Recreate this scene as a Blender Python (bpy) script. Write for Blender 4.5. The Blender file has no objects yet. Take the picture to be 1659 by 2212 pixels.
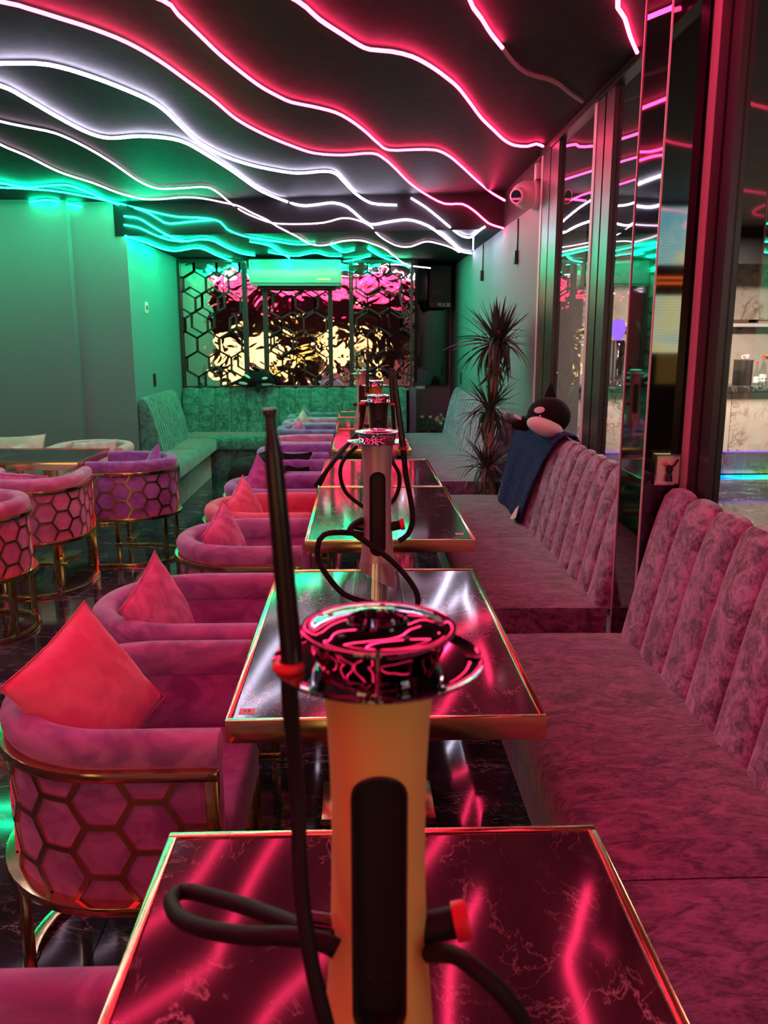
import bpy, bmesh, math, random
from mathutils import Vector, Matrix, Euler
random.seed(7)
sc = bpy.context.scene
COL = sc.collection
PI = math.pi

# ---------------------------------------------------------------- camera
cd = bpy.data.cameras.new('camera'); cam = bpy.data.objects.new('camera', cd); COL.objects.link(cam)
cd.sensor_fit = 'HORIZONTAL'; cd.sensor_width = 36.0; cd.lens = 36.0*1800/1659
cam.location = (0, 0, 1.57)
cam.rotation_euler = (math.radians(90-11.86), 0, math.radians(-1.72))
cd.clip_start = 0.05; cd.clip_end = 100
cd.dof.use_dof = True; cd.dof.focus_distance = 2.6; cd.dof.aperture_fstop = 11.0
sc.camera = cam
# ---------------------------------------------------------------- world, exposure
w = bpy.data.worlds.new('world'); sc.world = w; w.use_nodes = True
w.node_tree.nodes['Background'].inputs[0].default_value = (0.55, 0.5, 0.62, 1)
w.node_tree.nodes['Background'].inputs[1].default_value = 0.02
sc.view_settings.view_transform = 'Standard'; sc.view_settings.look = 'None'
sc.view_settings.gamma = 1.0; sc.view_settings.use_curve_mapping = False
sc.view_settings.exposure = 0.22
RED_L, WHITE_L, GREEN_L = 30.0, 25.0, 74.0
def lamp(name, loc, size, energy, color, rot=(0,0,0), size_y=None):
    l = bpy.data.lights.new(name, 'AREA'); l.energy = energy; l.color = color
    l.shape = 'RECTANGLE'; l.size = size; l.size_y = size_y or size
    o = bpy.data.objects.new(name, l); o.location = loc; o.rotation_euler = rot
    COL.objects.link(o); return o
# unseen warm lamps added to light the bar room beyond the glass
lamp('bar_ceiling_lamp', (4.2, 8.6, 2.72), 1.6, 260, (1.0, 0.84, 0.66), size_y=0.5)
lamp('bar_ceiling_lamp', (3.6, 4.5, 2.72), 1.2, 40, (1.0, 0.70, 0.6), size_y=0.4)

# ---------------------------------------------------------------- materials
def nmat(name):
    m = bpy.data.materials.new(name); m.use_nodes = True
    nt = m.node_tree; b = nt.nodes['Principled BSDF']
    return m, nt, b
def N(nt, t, **kw):
    n = nt.nodes.new(t)
    for k, v in kw.items():
        if hasattr(n, k): setattr(n, k, v)
    return n
def noise(nt, scale, detail=4, dist=0.0, vec=None, rough=0.55):
    n = nt.nodes.new('ShaderNodeTexNoise'); n.inputs['Scale'].default_value = scale
    n.inputs['Detail'].default_value = detail; n.inputs['Distortion'].default_value = dist
    n.inputs['Roughness'].default_value = rough
    if vec is not None: nt.links.new(vec, n.inputs['Vector'])
    return n.outputs['Fac']
def coords(nt, scale=(1,1,1), kind='Object', rot=(0,0,0)):
    tc = nt.nodes.new('ShaderNodeTexCoord'); mp = nt.nodes.new('ShaderNodeMapping')
    mp.inputs['Scale'].default_value = scale; mp.inputs['Rotation'].default_value = rot
    oi = nt.nodes.new('ShaderNodeObjectInfo'); mr = nt.nodes.new('ShaderNodeMath'); mr.operation = 'MULTIPLY'; mr.inputs[1].default_value = 40.0
    nt.links.new(oi.outputs['Random'], mr.inputs[0]); ad = nt.nodes.new('ShaderNodeVectorMath'); ad.operation = 'ADD'
    nt.links.new(tc.outputs[kind], ad.inputs[0]); nt.links.new(mr.outputs[0], ad.inputs[1])
    nt.links.new(ad.outputs['Vector'], mp.inputs['Vector']); return mp.outputs['Vector']
def ramp(nt, fac, stops):
    r = nt.nodes.new('ShaderNodeValToRGB'); e = r.color_ramp.elements
    while len(e) < len(stops): e.new(0.5)
    for i, (p, c) in enumerate(stops):
        e[i].position = p; e[i].color = (*c, 1) if len(c) == 3 else c
    nt.links.new(fac, r.inputs['Fac']); return r.outputs['Color']
def bump(nt, b, h, strength=0.3, dist=0.01):
    n = nt.nodes.new('ShaderNodeBump'); n.inputs['Strength'].default_value = strength
    n.inputs['Distance'].default_value = dist
    nt.links.new(h, n.inputs['Height']); nt.links.new(n.outputs['Normal'], b.inputs['Normal'])
def plain(name, col, rough=0.5, metal=0.0, **kw):
    m, nt, b = nmat(name)
    b.inputs['Base Color'].default_value = (*col, 1); b.inputs['Roughness'].default_value = rough
    b.inputs['Metallic'].default_value = metal
    for k, v in kw.items(): b.inputs[k].default_value = v
    # faint wear in the gloss
    f = noise(nt, 18, 3, vec=coords(nt))
    mr = nt.nodes.new('ShaderNodeMapRange'); mr.inputs['To Min'].default_value = rough*0.88; mr.inputs['To Max'].default_value = min(1, rough*1.12+0.01)
    nt.links.new(f, mr.inputs['Value']); nt.links.new(mr.outputs['Result'], b.inputs['Roughness'])
    return m
def emis(name, col, s):
    m = bpy.data.materials.new(name); m.use_nodes = True; nt = m.node_tree
    nt.nodes.remove(nt.nodes['Principled BSDF'])
    e = nt.nodes.new('ShaderNodeEmission'); e.inputs[0].default_value = (*col, 1); e.inputs[1].default_value = s
    nt.links.new(e.outputs[0], nt.nodes['Material Output'].inputs[0]); return m
def velvet(name, light, dark):
    m, nt, b = nmat(name)
    v = coords(nt, (1, 1, 1.6))
    f = noise(nt, 7.0, 5, 1.2, v)
    c = ramp(nt, f, [(0.38, dark), (0.60, light)])
    nt.links.new(c, b.inputs['Base Color']); b.inputs['Roughness'].default_value = 0.8
    b.inputs['Sheen Weight'].default_value = 0.7; b.inputs['Sheen Roughness'].default_value = 0.35
    b.inputs['Sheen Tint'].default_value = (1, 0.8, 0.95, 1); b.inputs['Specular IOR Level'].default_value = 0.2
    bump(nt, b, noise(nt, 260, 2, vec=v), 0.12, 0.002)
    return m
def crushed(name, light, dark, stretch=(1, 1, 1)):
    m, nt, b = nmat(name)
    v = coords(nt, stretch)
    f = noise(nt, 13.0, 8, 1.0, v, 0.72)
    f2 = noise(nt, 75.0, 3, 0.5, v, 0.6)
    mx = nt.nodes.new('ShaderNodeMath'); mx.operation = 'MULTIPLY_ADD'
    nt.links.new(f2, mx.inputs[0]); mx.inputs[1].default_value = 0.35
    nt.links.new(f, mx.inputs[2])
    c = ramp(nt, mx.outputs[0], [(0.57, dark), (0.80, light)])
    nt.links.new(c, b.inputs['Base Color']); b.inputs['Roughness'].default_value = 0.75
    b.inputs['Sheen Weight'].default_value = 0.6; b.inputs['Sheen Roughness'].default_value = 0.4
    b.inputs['Specular IOR Level'].default_value = 0.25
    bump(nt, b, mx.outputs[0], 0.25, 0.006)
    return m
def veined(name, base, base2, vein, scale, rough, amount=0.012, stretch=(1,1,1), ior=1.5, kind='Object'):
    m, nt, b = nmat(name)
    v = coords(nt, stretch, kind)
    def ridge(sc_, d, w):
        f = noise(nt, sc_, 7, d, v, 0.6)
        s = nt.nodes.new('ShaderNodeMath'); s.operation = 'SUBTRACT'; nt.links.new(f, s.inputs[0]); s.inputs[1].default_value = 0.5
        a = nt.nodes.new('ShaderNodeMath'); a.operation = 'ABSOLUTE'; nt.links.new(s.outputs[0], a.inputs[0])
        return ramp(nt, a.outputs[0], [(0.0, (1,1,1)), (w, (0,0,0))])
    r1 = ridge(scale, 0.7, amount); r2 = ridge(scale*2.4, 0.9, amount*0.8)
    msk = ramp(nt, noise(nt, scale*1.3, 3, 0, v), [(0.44, (0,0,0)), (0.60, (1,1,1))])
    mm = nt.nodes.new('ShaderNodeMix'); mm.data_type = 'RGBA'; mm.blend_type = 'LIGHTEN'; mm.inputs[0].default_value = 1
    nt.links.new(r1, mm.inputs[6]); nt.links.new(r2, mm.inputs[7])
    mu = nt.nodes.new('ShaderNodeMix'); mu.data_type = 'RGBA'; mu.blend_type = 'MULTIPLY'; mu.inputs[0].default_value = 1
    nt.links.new(mm.outputs[2], mu.inputs[6]); nt.links.new(msk, mu.inputs[7])
    bc = ramp(nt, noise(nt, scale*0.8, 5, 0.8, v), [(0.35, base), (0.7, base2)])
    fx = nt.nodes.new('ShaderNodeMix'); fx.data_type = 'RGBA'
    nt.links.new(mu.outputs[2], fx.inputs[0]); nt.links.new(bc, fx.inputs[6]); fx.inputs[7].default_value = (*vein, 1)
    nt.links.new(fx.outputs[2], b.inputs['Base Color'])
    b.inputs['Roughness'].default_value = rough; b.inputs['IOR'].default_value = ior
    return m
def glassy(name, tint, ior, gloss_tint=(1,1,1), rough=0.0):
    m = bpy.data.materials.new(name); m.use_nodes = True; nt = m.node_tree
    nt.nodes.remove(nt.nodes['Principled BSDF'])
    t = nt.nodes.new('ShaderNodeBsdfTransparent'); t.inputs[0].default_value = (*tint, 1)
    g = nt.nodes.new('ShaderNodeBsdfGlossy'); g.inputs['Color'].default_value = (*gloss_tint, 1); g.inputs['Roughness'].default_value = rough
    f = nt.nodes.new('ShaderNodeFresnel'); f.inputs[0].default_value = ior
    mx = nt.nodes.new('ShaderNodeMixShader')
    # inner faces of the pane let light straight through
    ge = nt.nodes.new('ShaderNodeNewGeometry'); iv = nt.nodes.new('ShaderNodeMath'); iv.operation = 'SUBTRACT'; iv.inputs[0].default_value = 1.0
    nt.links.new(ge.outputs['Backfacing'], iv.inputs[1]); ml = nt.nodes.new('ShaderNodeMath'); ml.operation = 'MULTIPLY'
    nt.links.new(iv.outputs[0], ml.inputs[0]); nt.links.new(f.outputs[0], ml.inputs[1])
    nt.links.new(ml.outputs[0], mx.inputs[0]); nt.links.new(t.outputs[0], mx.inputs[1]); nt.links.new(g.outputs[0], mx.inputs[2])
    nt.links.new(mx.outputs[0], nt.nodes['Material Output'].inputs[0]); return m

M = {}
M['gold'] = plain('polished_gold', (0.86, 0.60, 0.30), 0.14, 1.0)
M['lattice_gold'] = plain('brushed_gold', (0.62, 0.48, 0.26), 0.28, 1.0)
M['wall'] = plain('grey_paint', (0.27, 0.285, 0.31), 0.75)
M['wall_teal'] = plain('grey_green_paint', (0.15, 0.27, 0.26), 0.75)  # green light on the left walls put into their grey paint
M['black_paint'] = plain('black_ceiling_paint', (0.006, 0.004, 0.006), 0.6, **{'Specular IOR Level': 0.25})
M['black_gloss'] = plain('black_glass', (0.004, 0.004, 0.006), 0.03, 0.0, **{'IOR': 1.9})
M['black_matte'] = plain('black_plastic', (0.012, 0.011, 0.012), 0.45)
M['rubber'] = plain('black_silicone', (0.010, 0.007, 0.009), 0.6, **{'Specular IOR Level': 0.3})
M['tube_metal'] = plain('dark_aluminium', (0.05, 0.045, 0.045), 0.28, 0.7)
M['frame'] = plain('dark_anodised_frame', (0.045, 0.036, 0.043), 0.36, 0.25)
M['frame_edge'] = plain('pale_frame_edge', (0.70, 0.55, 0.66), 0.5)
M['white_plastic'] = plain('white_plastic', (0.75, 0.74, 0.73), 0.35)
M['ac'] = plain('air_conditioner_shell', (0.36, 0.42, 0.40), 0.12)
M['red'] = plain('red_silicone', (0.88, 0.03, 0.06), 0.4)
M['chrome'] = plain('chrome', (0.85, 0.83, 0.85), 0.06, 1.0)
M['dark_chrome'] = plain('black_chrome', (0.36, 0.30, 0.34), 0.03, 1.0)
M['pipe_gold'] = plain('matte_gold_body', (1.0, 0.74, 0.22), 0.42, 0.25)
M['pipe_silver'] = plain('matte_champagne_body', (0.66, 0.60, 0.60), 0.36, 0.6)
M['pipe_black'] = plain('matte_black_body', (0.05, 0.045, 0.05), 0.4, 0.5)
M['pipe_orange'] = plain('orange_body', (0.85, 0.38, 0.10), 0.4, 0.4)
M['pipe_peach'] = plain('peach_body', (0.85, 0.50, 0.36), 0.4, 0.3)
M['vase'] = glassy('clear_glass', (0.86, 0.87, 0.87), 2.0)
M['window_glass'] = glassy('window_glass', (0.90, 0.89, 0.90), 1.75)
M['table'] = veined('dark_marble_top', (0.034, 0.017, 0.026), (0.072, 0.034, 0.048), (0.60, 0.40, 0.44), 3.2, 0.085, 0.0055, (1.25, 0.8, 1), ior=1.8)
M['floor'] = veined('black_marble_tile', (0.012, 0.014, 0.018), (0.05, 0.045, 0.06), (0.42, 0.40, 0.42), 2.2, 0.07, 0.009, (1, 2.2, 1), ior=1.6)
M['marble'] = veined('cream_marble', (0.56, 0.48, 0.42), (0.72, 0.64, 0.58), (0.22, 0.14, 0.08), 1.6, 0.25, 0.03)
M['counter_stone'] = veined('dark_counter_stone', (0.02, 0.02, 0.02), (0.05, 0.05, 0.05), (0.3, 0.3, 0.28), 3, 0.15)
M['bench'] = crushed('crushed_velvet_mauve', (0.52, 0.33, 0.54), (0.13, 0.075, 0.135))
M['bench_seat'] = crushed('crushed_velvet_mauve_seat', (0.38, 0.25, 0.40), (0.12, 0.075, 0.125), (1.6, 0.7, 1))
M['bench_green'] = crushed('crushed_velvet_green', (0.12, 0.30, 0.25), (0.03, 0.10, 0.085))  # green neon light put into the velvet colour of the niche benches
M['leaf'] = plain('dracaena_leaf', (0.05, 0.075, 0.035), 0.4)
M['leaf_edge'] = plain('dracaena_leaf_red', (0.30, 0.13, 0.11), 0.45)
M['trunk'] = plain('dracaena_trunk', (0.42, 0.28, 0.22), 0.8)
M['green_leaf'] = plain('green_leaf', (0.08, 0.42, 0.12), 0.45)
M['petal'] = plain('white_petal', (0.75, 0.70, 0.68), 0.6)
M['plush_black'] = plain('black_plush', (0.016, 0.010, 0.013), 0.95, 0.0, **{'Specular IOR Level': 0.15})
M['plush_white'] = plain('white_plush', (0.80, 0.76, 0.74), 0.95)
M['blanket'] = plain('navy_chenille', (0.028, 0.028, 0.12), 0.9, 0.0, **{'Specular IOR Level': 0.2})
M['coat'] = plain('black_cloth', (0.010, 0.010, 0.012), 0.85, 0.0, **{'Specular IOR Level': 0.15})
M['sticker'] = plain('pink_sticker', (0.85, 0.50, 0.55), 0.6)
M['paper'] = plain('white_paper_tag', (0.85, 0.72, 0.72), 0.8)
M['ink'] = plain('dark_ink', (0.12, 0.06, 0.08), 0.7)
M['wood'] = plain('brown_tray', (0.20, 0.08, 0.05), 0.5)
M['yellow'] = plain('yellow_plastic', (0.85, 0.55, 0.03), 0.5)
M['orange'] = plain('orange_paint', (0.8, 0.18, 0.04), 0.5)
M['lattice_black'] = plain('black_powder_coat', (0.02, 0.018, 0.02), 0.5)
# crinkled gold foil mirror
m, nt, b = nmat('crinkled_foil_mirror')
b.inputs['Base Color'].default_value = (0.92, 0.84, 0.74, 1); b.inputs['Metallic'].default_value = 1; b.inputs['Roughness'].default_value = 0.03
v = coords(nt)
bump(nt, b, noise(nt, 4.0, 2, 0.5, v, 0.5), 0.13, 0.05)
M['foil'] = m
M['led_red'] = emis('red_neon', (1.0, 0.026, 0.115), RED_L)
M['led_white'] = emis('white_neon', (0.80, 0.72, 1.0), WHITE_L)
M['led_pale'] = emis('pale_pink_neon', (1.0, 0.62, 0.88), WHITE_L*0.25)
M['led_green'] = emis('green_neon', (0.002, 1.0, 0.42), GREEN_L)
M['led_off'] = plain('unlit_neon_tube', (0.55, 0.50, 0.52), 0.5)
M['led_bar'] = emis('blue_neon', (0.0, 0.45, 1.0), 5.0)
M['led_violet'] = emis('violet_neon', (0.35, 0.15, 1.0), 1.5)
M['led_orange'] = emis('orange_neon', (1.0, 0.16, 0.02), 8.0)
M['warm_window'] = emis('warm_lit_shop_window', (1.0, 0.62, 0.26), 2.8)
M['amber_lamp'] = emis('amber_lamp', (1.0, 0.55, 0.12), 2.2)
# blue to green strip under the bar front
nt = M['led_bar'].node_tree; e = [n for n in nt.nodes if n.type == 'EMISSION'][0]
tc = nt.nodes.new('ShaderNodeTexCoord'); sp = nt.nodes.new('ShaderNodeSeparateXYZ')
nt.links.new(tc.outputs['Generated'], sp.inputs[0])
nt.links.new(ramp(nt, sp.outputs['X'], [(0.0, (0.25, 0.1, 1)), (0.40, (0.0, 0.15, 1)), (0.47, (0.0, 0.65, 1)), (0.54, (0.02, 1.0, 0.1)), (0.65, (0.3, 1, 0.0))]), e.inputs[0])
# video wall: rows of coloured pixels
m = bpy.data.materials.new('video_wall_picture'); m.use_nodes = True; nt = m.node_tree; nt.nodes.remove(nt.nodes['Principled BSDF'])
e = nt.nodes.new('ShaderNodeEmission'); v = coords(nt, (1, 1, 1), 'Object')
c = ramp(nt, noise(nt, 1.6, 3, 0.5, v), [(0.3, (0.10, 0.42, 0.50)), (0.48, (0.35, 0.62, 0.60)), (0.6, (0.75, 0.72, 0.35)), (0.7, (0.25, 0.8, 0.35))])
wv = nt.nodes.new('ShaderNodeTexWave'); wv.bands_direction = 'Z'; wv.inputs['Scale'].default_value = 12; wv.inputs['Distortion'].default_value = 0.3
nt.links.new(v, wv.inputs['Vector'])
mu = nt.nodes.new('ShaderNodeMix'); mu.data_type = 'RGBA'; mu.blend_type = 'MULTIPLY'; mu.inputs[0].default_value = 0.7
nt.links.new(c, mu.inputs[6]); nt.links.new(wv.outputs['Color'], mu.inputs[7]); nt.links.new(mu.outputs[2], e.inputs[0]); e.inputs[1].default_value = 11.0
nt.links.new(e.outputs[0], nt.nodes['Material Output'].inputs[0]); M['video'] = m

# ---------------------------------------------------------------- mesh helpers
class MB:
    def __init__(s): s.v = []; s.f = []
    def add(s, vs, fs):
        o = len(s.v); s.v += [tuple(p) for p in vs]; s.f += [tuple(i+o for i in f) for f in fs]; return s
    def box(s, x0, x1, y0, y1, z0, z1, T=None):
        vs = [Vector(p) for p in ((x0,y0,z0),(x1,y0,z0),(x1,y1,z0),(x0,y1,z0),(x0,y0,z1),(x1,y0,z1),(x1,y1,z1),(x0,y1,z1))]
        if T: vs = [T @ p for p in vs]
        return s.add(vs, [(0,3,2,1),(4,5,6,7),(0,1,5,4),(1,2,6,5),(2,3,7,6),(3,0,4,7)])
    def grid(s, P, closed_u=False, closed_v=False):
        nu = len(P); nv = len(P[0]); vs = [p for r in P for p in r]; fs = []
        for i in range(nu if closed_u else nu-1):
            for j in range(nv if closed_v else nv-1):
                a = i*nv+j; b_ = i*nv+(j+1) % nv; c = ((i+1) % nu)*nv+(j+1) % nv; d = ((i+1) % nu)*nv+j
                fs.append((a, d, c, b_))
        return s.add(vs, fs)
    def lathe(s, prof, n=32, T=None, cap=True):
        P = []
        for r, z in prof:
            P.append([Vector((r*math.cos(2*PI*k/n), r*math.sin(2*PI*k/n), z)) for k in range(n)])
        if T: P = [[T @ p for p in r] for r in P]
        o = len(s.v); s.grid(P, closed_v=True)
        if cap:
            if prof[0][0] > 1e-4: s.f.append(tuple(o+k for k in range(n)))
            if prof[-1][0] > 1e-4: s.f.append(tuple(o+(len(prof)-1)*n+k for k in reversed(range(n))))
        return s
    def tube(s, pts, r, n=8, cap=True):
        pts = [Vector(p) for p in pts]; rr = r if isinstance(r, (list, tuple)) else [r]*len(pts)
        up = Vector((0, 0, 1)); P = []; prev = None
        for i, p in enumerate(pts):
            t = (pts[min(i+1, len(pts)-1)] - pts[max(i-1, 0)])
            if t.length < 1e-9: t = Vector((0, 0, 1))
            t.normalize()
            if prev is None:
                a = t.orthogonal().normalized() if abs(t.dot(up)) > 0.98 else t.cross(up).normalized()
            else:
                a = (prev - t*prev.dot(t))
                a = a.normalized() if a.length > 1e-6 else t.orthogonal().normalized()
            prev = a; b_ = t.cross(a)
            P.append([p + (a*math.cos(2*PI*k/n) + b_*math.sin(2*PI*k/n))*rr[i] for k in range(n)])
        o = len(s.v); s.grid(P, closed_v=True)
        if cap:
            s.f.append(tuple(o+k for k in range(n))); s.f.append(tuple(o+(len(P)-1)*n+k for k in reversed(range(n))))
        return s
    def sweep(s, path, prof, caps=True):
        # path: (x, y, nx, ny); prof: closed loop of (offset outward, z)
        P = [[(x+nx*o_, y+ny*o_, z) for o_, z in prof] for x, y, nx, ny in path]
        o = len(s.v); n = len(prof); s.grid(P, closed_v=True)
        if caps:
            s.f.append(tuple(o+k for k in reversed(range(n)))); s.f.append(tuple(o+(len(P)-1)*n+k for k in range(n)))
        return s
    def mesh(s, name, bevel=0, smooth=True, seg=2):
        me = bpy.data.meshes.new(name); me.from_pydata(s.v, [], s.f)
        bm = bmesh.new(); bm.from_mesh(me)
        bmesh.ops.recalc_face_normals(bm, faces=bm.faces)
        if bevel: bmesh.ops.bevel(bm, geom=[e for e in bm.edges if e.is_manifold and e.calc_face_angle(0) > 0.5], offset=bevel, segments=seg, profile=0.6, affect='EDGES', clamp_overlap=True)
        bm.to_mesh(me); bm.free()
        if smooth:
            me.polygons.foreach_set('use_smooth', [True]*len(me.polygons)); me.set_sharp_from_angle(angle=math.radians(38))
        return me
    def build(s, name, mat, parent=None, **kw): return link(name, s.mesh(name, **kw), mat, parent)
def link(name, me, mat, parent=None, loc=None, rot=None):
    o = bpy.data.objects.new(name, me); COL.objects.link(o)
    if mat is not None:
        me.materials.clear(); me.materials.append(M[mat] if isinstance(mat, str) else mat)
    if parent is not None: o.parent = parent
    if loc is not None: o.location = loc
    if rot is not None: o.rotation_euler = rot
    return o
def tag(o, label=None, cat=None, group=None, kind=None):
    if label: o['label'] = label
    if cat: o['category'] = cat
    if group: o['group'] = group
    if kind: o['kind'] = kind
    return o
def empty(name, loc=(0,0,0), rz=0.0, label=None, cat=None, group=None, kind=None):
    o = bpy.data.objects.new(name, None); COL.objects.link(o); o.location = loc; o.rotation_euler = (0, 0, rz)
    o.empty_display_size = 0.1
    return tag(o, label, cat, group, kind)
def dup(o, loc=None, rz=None, label=None, parent=None, swap=None):
    c = o.copy(); COL.objects.link(c)
    if parent is not None: c.parent = parent
    if loc is not None: c.location = loc
    if rz is not None: c.rotation_euler = (0, 0, rz)
    if label: c['label'] = label
    if swap and c.data and c.data.materials and c.data.materials[0].name in swap:
        key = (c.data.name, swap['key'])
        if key not in MESHCACHE:
            d = c.data.copy(); d.materials[0] = swap[c.data.materials[0].name]; MESHCACHE[key] = d
        c.data = MESHCACHE[key]
    for ch in list(o.children):
        dup(ch, parent=c, swap=swap)
    return c
MESHCACHE = {}
def crom(pts, step=0.05):
    pts = [Vector(p) for p in pts]
    if len(pts) < 3: return pts
    out = []
    for i in range(len(pts)-1):
        p0 = pts[max(i-1, 0)]; p1 = pts[i]; p2 = pts[i+1]; p3 = pts[min(i+2, len(pts)-1)]
        n = max(2, min(24, int((p2-p1).length/step)+1))
        for k in range(n):
            t = k/n
            out.append(0.5*((2*p1)+(p2-p0)*t+(2*p0-5*p1+4*p2-p3)*t*t+(3*p1-p0-3*p2+p3)*t*t*t))
    out.append(pts[-1]); return out
def struct(o): o['kind'] = 'structure'; return o
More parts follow.
